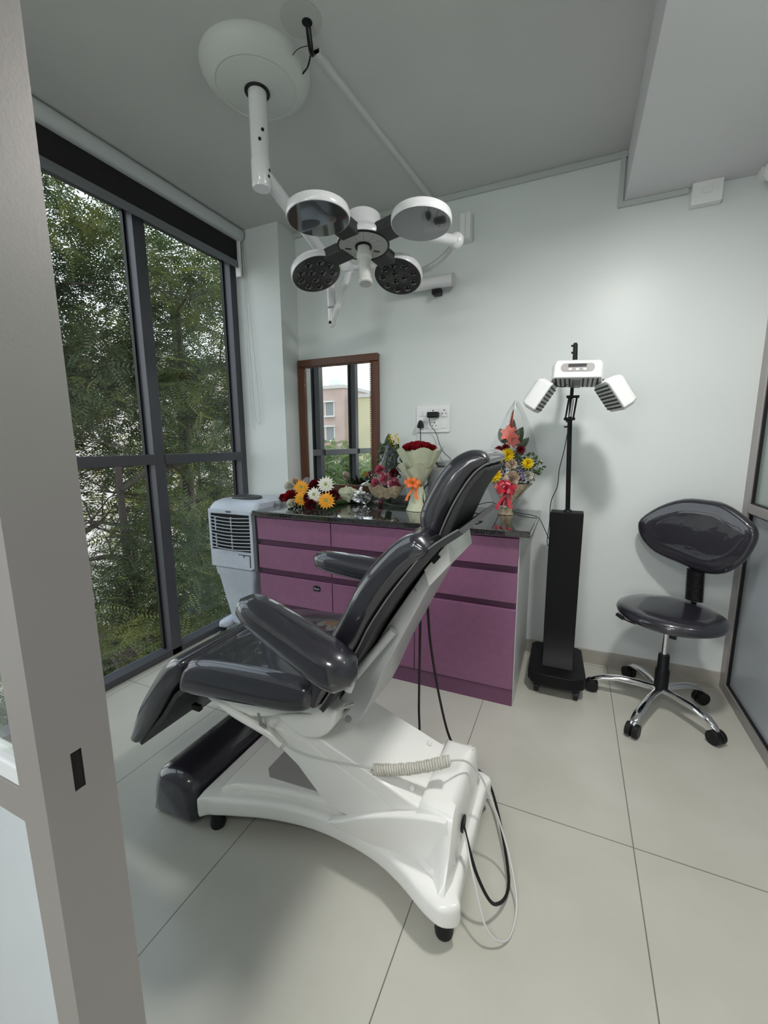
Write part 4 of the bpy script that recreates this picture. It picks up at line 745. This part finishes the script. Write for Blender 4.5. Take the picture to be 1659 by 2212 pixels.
# 4: tall fan bouquet on the right
b4 = thing('mixed_fan_bouquet', (-.34, 2.42, .9), 'tall fan bouquet with coral lily and yellow blooms, tied with red ribbon', 'bouquet')
for (px, py, r, m, k) in ((1097, 983, .026, YEL, 'm'), (1073, 998, .024, YEL, 'm'), (1140, 1002, .022, YEL, 'm'), (1069, 1027, .028, YEL, 'm'), (1104, 1002, .022, CRM, 'r'), (1105, 1033, .030, CRM, 'r'), (1141, 1026, .020, WHT, 'r'), (1058, 985, .014, CRM, 'r'), (1073, 1010, .013, LIL, 'm'), (1083, 1022, .013, LIL, 'm'), (1130, 1030, .014, LIL, 'm'), (1086, 1040, .013, LIL, 'm'), (1125, 1018, .012, LIL, 'm'), (1092, 968, .02, DRED, 'm'), (1078, 972, .02, DRED, 'm'), (1125, 972, .022, DRED, 'm')):
    (mum if k == 'm' else rose)(at(px, py, Y=2.345 if m is YEL or m is CRM else 2.36), (.1, -1, .25), r*(1.6 if m is YEL else 1.35), m, b4)
def lily(c, d, r, parent):
    R = RM(Vector(d), Vector((0, 0, 1))); c = Vector(c); g = MB()
    for i in range(6):
        a = R_(i*60+10); u = Vector((math.cos(a), math.sin(a), 0)); t = Vector((-math.sin(a), math.cos(a), 0)); P = []
        for k in range(5):
            s_ = k/4; w_ = r*.3*math.sin(math.pi*min(.98, s_*.9+.08)); b_ = u*r*s_+Vector((0, 0, r*(.9*s_-.75*s_*s_))); P += [b_-t*w_, b_+Vector((0, 0, -.1*w_)), b_+t*w_]
        g.add([c+R @ p for p in P], [(k*3+j, k*3+j+1, k*3+j+4, k*3+j+3) for k in range(4) for j in range(2)])
    return obj('lily', g, COR, parent, angle=80)
lily(at(1100, 938, Y=2.38), (-.1, -1, .4), .052, b4); lily(at(1108, 951, Y=2.37), (.3, -1, -.1), .042, b4); lily(at(1098, 964, Y=2.37), (-.2, -1, 0), .016, b4)
for j in range(9): rose(at(1103+j*.5, 928-j*4.6, Y=2.39), (.3, -.6, .8), .012-.0008*j, COR, b4, 'gladiolus_bud')
obj('gladiolus_stem', MB().tube([at(1100, 960, Y=2.40), at(1109, 885, Y=2.40)], .003, 6), GRN, b4)
for (a, b_, w_) in (((1092, 960), (1080, 925), .026), ((1110, 965), (1130, 922), .030), ((1118, 975), (1143, 945), .022), ((1090, 975), (1064, 970), .018), ((1085, 995), (1055, 978), .02), ((1125, 1020), (1160, 1008), .022), ((1130, 1030), (1162, 1022), .020), ((1100, 960), (1095, 920), .02), ((1108, 950), (1110, 905), .016), ((1075, 1030), (1054, 1040), .02), ((1120, 1000), (1155, 985), .02)):
    leaf(at(*a, Y=2.40), at(*b_, Y=2.41), w_, GRN, b4)
filler(at(1106, 1008, Y=2.40), (.17, .05, .10), 520, GRN, b4, 'greenery', .008); filler(at(1106, 1005, Y=2.36), (.17, .03, .08), 420, BABY, b4, 'baby_breath', .0024)
w4 = at(1092, 1098, Y=2.40); 
obj('jute_wrap', MB().rings([[tuple(Vector((w4.x+.028*u, 2.40, .902+.175*u))+Vector(((.042-.020*math.sin(min(1, u*3)*math.pi/2)+.125*max(0, u-.25)**1.3)*math.cos(a)*(1+.05*math.sin(6*a)), (.035+.02*u)*math.sin(a), 0))) for a in [R_(i*12) for i in range(30)]] for u in (0, .12, .25, .45, .7, 1)], cap=False), BURL, b4)
bow(at(1094, 1056, Y=2.32), .062, RRIB, b4); obj('ribbon_tail', MB().obox(at(1090, 1085, Y=2.345), (.035, .004, .05), Matrix.Rotation(R_(20), 3, 'Y')), RRIB, b4)
obj('clear_sleeve', MB().rings([[tuple(Vector((w4.x+.03*min(1, 1.5*u), 2.39, .95+.56*u))+Vector((((.05+.30*u if u < .35 else .155*(1-(u-.35)/.65)**.75+.004)+.008*math.sin(6*a))*math.cos(a), .06*(1-u*.8)*math.sin(a), .01*math.sin(3*a)))) for a in [R_(i*15) for i in range(24)]] for u in (0, .15, .35, .5, .65, .8, .92, 1)], cap=False), FILM, b4)
# ------------------------------------------------------------------ stool
st = thing('rolling_stool', (.47, 2.31, 0), 'charcoal padded rolling stool with backrest and chrome five star base', 'stool')
sc0 = Vector((.468, 2.30, .482)); yaw = R_(-36); RS = Matrix.Rotation(yaw, 3, 'Z')    # local +y points to the backrest
obj('seat', MB().lathe([(.001, -.040), (.10, -.040), (.17, -.034), (.195, -.018), (.200, .0), (.192, .018), (.170, .030), (.12, .034), (.001, .030)], sc0, RS, 48, 1.15, 1.06), VINYL, st, angle=80)
bc = Vector((.590, 2.44, .842)); nb = RS @ Vector((0, 1, 0)); ub = RS @ Vector((1, 0, 0)); oc = Vector((0, 0, H)); O2 = []
for px, py in ((1391, 1140), (1396, 1118), (1432, 1092), (1480, 1077), (1530, 1080), (1568, 1088), (1612, 1114), (1642, 1142), (1641, 1172), (1612, 1213), (1568, 1238), (1520, 1237), (1465, 1214), (1422, 1192), (1398, 1164)):
    d = cf + cr*((px-829.5)/FPX) - cu*((py-1106)/FPX); p = oc+d*((bc-oc).dot(nb)/d.dot(nb)); O2.append(((p-bc).dot(ub), p.z-bc.z))
bk = MB().pad(O2, -.030, .028, .027, sm=3, seg=6, crown=(.045, .008))
for i, v in enumerate(bk.v): bk.v[i] = bc+RS @ Vector((v.x, v.y-.035*(abs(v.x)/.24)**2, v.z))
obj('backrest', bk, VINYL, st, angle=80)
bl_ = MB(); n_ = 15; pr_ = []
for i in range(n_*2+1):
    u = i/(n_*2); r_ = .036 if i % 2 == 0 else .029; pr_.append((r_, u))
cB0, cB1 = at(1499, 1296, Y=2.42), at(1503, 1232, Y=2.43)
ring_rows = [[cB0.lerp(cB1, u)+RS @ Vector((r_*1.1*math.cos(a), r_*.8*math.sin(a), 0)) for a in [R_(k*18) for k in range(20)]] for r_, u in pr_]
obj('bellows', MB().rings(ring_rows), BLACK, st, angle=20)
obj('seat_bracket', MB().obox(sc0+Vector((0, 0, -.048)), (.10, .18, .016), RS).tube([sc0+Vector((0, 0, -.05)), sc0+RS @ Vector((0, .17, -.052)), cB0+Vector((0, 0, -.03)), cB0], .012, 8), BLACK, st)
hc = Vector((.465, 2.30, 0))
obj('gas_column', MB().cyl((hc.x, hc.y, .26), (hc.x, hc.y, .43), .0135, n=20), CHROME, st)
obj('column_shroud', MB().lathe([(.001, .09), (.030, .09), (.031, .19), (.028, .20), (.025, .205), (.024, .27), (.022, .275), (.001, .275)], hc, n=28), BLACK, st)
obj('height_lever', MB().tube(smooth_open([sc0+Vector((-.03, -.02, -.052)), at(1378, 1348, Y=2.2), at(1350, 1338, Y=2.2), at(1332, 1326, Y=2.2)], 5), [.004]*11+[.009]*5, 8), BLACK, st)
obj('tension_knob', MB().cyl(at(1448, 1371, Y=2.21), at(1462, 1376, Y=2.2), .018, .016), BLACK, st)
tips = [at(1365, 1590, Z=0), at(1545, 1606, Z=0), at(1277, 1490, Z=0), at(1357, 1462, Z=0), at(1512, 1518, Z=0)]
for tp in tips:
    d = Vector((tp.x-hc.x, tp.y-hc.y, 0)); L = d.length; d.normalize(); sd = Vector((-d.y, d.x, 0)); secs = []
    for u, z_, w_, t_ in ((.03, .088, .020, .020), (.3, .098, .017, .018), (.6, .100, .018, .017), (.85, .088, .020, .014), (.97, .070, .018, .010), (1.03, .060, .010, .006)):
        c = Vector((hc.x, hc.y, 0))+d*L*u+Vector((0, 0, z_)); secs.append([c+sd*w_*math.cos(a)+Vector((0, 0, t_*math.sin(a))) for a in [R_(k*36) for k in range(10)]])
    obj('base_leg', MB().rings(secs), CHROME, st, angle=70)
    c = Vector((tp.x, tp.y, .031)); cs = obj('caster', MB().cyl(c-sd*.026, c-sd*.003, .031, n=20).cyl(c+sd*.003, c+sd*.026, .031, n=20).obox(c+Vector((0, 0, .012)), (.03, .03, .034), RM(Vector((0, 0, 1)), d)), BLACK, st, bevel=.003)
# ------------------------------------------------------------------ outdoors
GROUND = mat('street_ground', (.30, .28, .22), .9, noise=(.6, .4)); TRUNK = mat('bark', (.045, .035, .03), .9)
LF1 = leafmat('leaves_dark', ((.030, .048, .020), (.060, .085, .030), (.20, .21, .05)), 1.6); LF2 = leafmat('leaves_yellow', ((.05, .065, .02), (.20, .20, .04), (.42, .38, .05)), 1.0); LF3 = leafmat('leaves_brown', ((.05, .035, .015), (.13, .07, .025), (.10, .10, .03)), 1.2); LF4 = leafmat('leaves_bright', ((.05, .10, .02), (.14, .22, .05), (.28, .34, .10)), .9)
gz = -4.2
gr = obj('outdoor_ground', B((-60, -60, gz-.3), (-2.45, 60, gz)), GROUND); gr['kind'] = 'structure'; gr.name = 'floor_outside'
def quads(name, P, m, parent):
    n = len(P); me = bpy.data.meshes.new(name); me.vertices.add(n*4); me.loops.add(n*4); me.polygons.add(n)
    og = root_origin(parent); P = P-np.array(og)[None, None, :]
    me.vertices.foreach_set('co', P.reshape(-1).astype(np.float32)); me.loops.foreach_set('vertex_index', np.arange(n*4, dtype=np.int32))
    me.polygons.foreach_set('loop_start', np.arange(0, n*4, 4, dtype=np.int32)); me.update(calc_edges=True); me.materials.append(m)
    o = bpy.data.objects.new(name, me); COL.objects.link(o); o.parent = parent; return o
def fronds(rng, centers, per, L=.26, pairs=9, lw=.016, ll=.055):
    out = []
    N = len(centers)*per; c = np.repeat(centers, per, 0)+rng.normal(0, .10, (N, 3))
    d = rng.normal(0, 1, (N, 3)); d[:, 2] = d[:, 2]*.45-.25; d /= np.linalg.norm(d, axis=1)[:, None]
    up = np.tile([0, 0, 1.], (N, 1))+rng.normal(0, .35, (N, 3)); s = np.cross(d, up); s /= np.linalg.norm(s, axis=1)[:, None]; u = np.cross(s, d)
    Ls = L*rng.uniform(.7, 1.3, N)
    for k in range(pairs):
        t = (k+.7)/pairs; base = c+d*(Ls*t)[:, None]-u*(Ls*.18*t*t)[:, None]
        for sg in (-1, 1):
            dr = s*sg*.9+d*.35; l = ll*math.sin(math.pi*(.15+.8*t))*Ls/L; w_ = d*(lw*.5)
            tip = base+dr*l[:, None]-u*(.2*l)[:, None]; mid = base+dr*(l*.5)[:, None]
            out.append(np.stack([base, mid-w_, tip, mid+w_], 1))
    return np.concatenate(out)
def tree(name, base, top, crown, n, m, label, seed, group, per=6, L=.26, lw=.016, ll=.055, branches=9, shell=.35, pairs=9, blen=.8):
    rng = np.random.default_rng(seed); t = thing(name, base, label, 'tree', group)
    base = Vector(base); top = Vector(top); tr = MB(); random.seed(seed)
    mid = base.lerp(top, .5)+Vector((random.uniform(-.2, .2), random.uniform(-.2, .2), 0)); tr.tube(smooth_open([base, mid, top], 6), [.085-.055*i/12 for i in range(13)], 10)
    tips = []
    for i in range(branches):
        u = .35+.65*i/branches; p = base.lerp(top, u); a = random.uniform(0, 6.28); el = random.uniform(-.05, .6); r_ = max(crown[0], crown[1])*random.uniform(.6, 1)*blen
        q = p+Vector((math.cos(a)*r_, math.sin(a)*r_, el*r_)); m_ = p.lerp(q, .5)+Vector((random.uniform(-.25, .25), random.uniform(-.25, .25), random.uniform(-.1, .25))); pts = smooth_open([p, m_, q], 6)
        tr.tube(pts, [.045-.038*k/(len(pts)-1) for k in range(len(pts))], 6); tips.append(q)
        for _ in range(5):
            k = random.randint(3, len(pts)-2); q2 = pts[k]+Vector((random.uniform(-.7, .7), random.uniform(-.7, .7), random.uniform(-.3, .5))); tr.tube([pts[k], pts[k].lerp(q2, .5)+Vector((0, 0, .06)), q2], [.012, .008, .003], 5)
    obj('trunk', tr, TRUNK, t)
    v = rng.normal(0, 1, (n, 3)); v /= np.linalg.norm(v, axis=1)[:, None]; r_ = rng.uniform(shell, 1, n)**(1/2.0)
    cc_ = np.array(crown[3:6]); C_ = v*r_[:, None]*np.array(crown[:3])+cc_
    # clumpy crown: drop points in gaps
    ph = np.sin(C_[:, 0]*2.7+seed)+np.sin(C_[:, 1]*3.1+1.3*seed)+np.sin(C_[:, 2]*3.6+.7*seed); C_ = C_[ph > -.75]
    quads('foliage', fronds(rng, C_, per, L, pairs, lw, ll), m, t); return t
TG = 'trees outside the window'
tree('feathery_tree', (-5.1, 4.4, gz), (-4.9, 4.3, 3.2), (1.3, 2.1, 2.2, -4.8, 4.3, 2.7), 950, LF1, 'dark feathery tree filling the upper part of the tall window', 11, TG, L=.30, lw=.020, ll=.062, shell=0)
tree('feathery_tree', (-4.6, 2.9, gz), (-4.5, 3.0, 1.2), (1.0, 1.3, 1.4, -4.4, 3.0, -.3), 520, LF1, 'dark feathery tree low behind the left window panes', 12, TG, L=.28, shell=0)
tree('feathery_tree', (-7.3, 6.3, gz), (-7.2, 6.2, 4.4), (1.3, 2.9, 3.4, -7.1, 6.3, 2.2), 640, LF1, 'dark feathery tree seen deeper behind the right window panes', 14, TG, L=.42, lw=.034, ll=.09, shell=0)
tree('feathery_tree', (-5.9, 3.2, gz), (-5.8, 3.2, 3.4), (1.1, 1.3, 2.2, -5.8, 3.3, 2.6), 620, LF1, 'dark feathery tree at the upper left of the window', 18, TG, L=.34, lw=.024, ll=.07, shell=0)
tree('yellow_green_tree', (-9.9, 9.0, gz), (-9.8, 8.9, 1.4), (1.8, 3.6, 2.6, -9.7, 8.9, -.4), 480, LF2, 'yellow green tree glowing behind the dark ones at mid window height', 13, TG, L=.45, lw=.045, ll=.11, shell=0)
tree('feathery_tree', (-5.0, 5.6, gz), (-4.9, 5.5, .2), (1.2, 1.5, 1.5, -4.9, 5.5, -1.0), 560, LF1, 'dark feathery tree low behind the air cooler', 17, TG, L=.30, lw=.022, ll=.065, shell=0)
tree('brown_bush', (-4.3, 2.4, gz), (-4.3, 2.4, -2.6), (1.0, 1.1, .75, -4.3, 2.5, -2.2), 300, LF3, 'dry brown bush at the bottom of the left window panes', 15, TG, branches=5, L=.3, shell=0)
tree('leafy_shrub', (-7.6, 4.2, gz), (-7.6, 4.2, -2.4), (2.0, 2.6, 1.3, -7.5, 4.8, -2.6), 520, LF1, 'green shrub below the feathery trees', 16, TG, branches=5, L=.4, lw=.04, ll=.09, shell=0)
for i, (x_, y_, z_, s) in enumerate(((-8.4, -8.6, -.35, 1.9), (-6.2, -8.9, -.5, 1.7), (-12.5, -14.5, -.6, 2.9), (-5.3, -4.1, -1.3, 1.3), (-9.0, -15.5, -.7, 2.7))):
    tree('leafy_tree', (x_, y_, gz), (x_, y_, z_+1), (s, s, s*.75, x_, y_, z_), 330, LF4, ['bright green tree low in the left half of the mirror', 'bright green tree low in the right half of the mirror', 'far bright tree under the pink block in the mirror', 'small bright tree nearest the window in the mirror', 'far bright tree under the cream block in the mirror'][i], 30+i, 'trees reflected in the mirror', per=5, L=.45, lw=.09, ll=.16, branches=5, pairs=6)
SHADE = mat('shade_white', (.7, .7, .7), .7); ROOFM = mat('roof_concrete', (.55, .52, .5), .8)
def building(name, x0, y0, x1, y1, z1, m, label, wins, face='y'):
    t = thing(name, ((x0+x1)/2, (y0+y1)/2, gz), label, 'building'); obj('walls', B((x0, y0, gz), (x1, y1, z1)), m, t)
    obj('roof', B((x0-.15, y0-.15, z1), (x1+.15, y1+.15, z1+.3)), ROOFM, t); obj('water_tank', MB().cyl((x0*.3+x1*.7, (y0+y1)/2, z1+.3), (x0*.3+x1*.7, (y0+y1)/2, z1+1.3), .6), SHADE, t)
    for (q, zz) in wins:
        if face == 'y':
            f = obj('window_frame', MB().box((q-.55, y1, zz-.12), (q+.55, y1+.35, zz)).box((q-.5, y1, zz), (q-.42, y1+.06, zz+1.2)).box((q+.42, y1, zz), (q+.5, y1+.06, zz+1.2)).box((q-.55, y1, zz+1.2), (q+.55, y1+.4, zz+1.3)), SHADE, t); obj('window_glass', B((q-.42, y1, zz), (q+.42, y1+.03, zz+1.2)), GREYP, f)
        else:
            f = obj('window_frame', MB().box((x1, q-.55, zz-.12), (x1+.35, q+.55, zz)).box((x1, q-.55, zz+1.2), (x1+.4, q+.55, zz+1.3)), SHADE, t); obj('window_glass', B((x1, q-.42, zz), (x1+.03, q+.42, zz+1.2)), GREYP, f)
    return t
building('apartment_block', -29, -36, -19.2, -29, 6.2, mat('pink_render', (.50, .37, .33), .85, noise=(.5, .12)), 'pinkish apartment block seen in the mirror', [(q, z_) for q in (-22.4, -20.7) for z_ in (-.6, 1.6, 3.8)])
building('cream_building', -18.9, -36, -9, -30, 5.4, mat('cream_render', (.56, .50, .33), .85, noise=(.4, .08)), 'cream building at the right of the mirror view', [(-12.5, 3.2)])
building('pale_building', -26, 12, -19, 24, 5.5, mat('pale_render', (.80, .72, .68), .85, noise=(.4, .1)), 'pale building behind the trees outside the window', [(y_, z_) for y_ in (15, 19) for z_ in (-1, 2)], 'x')
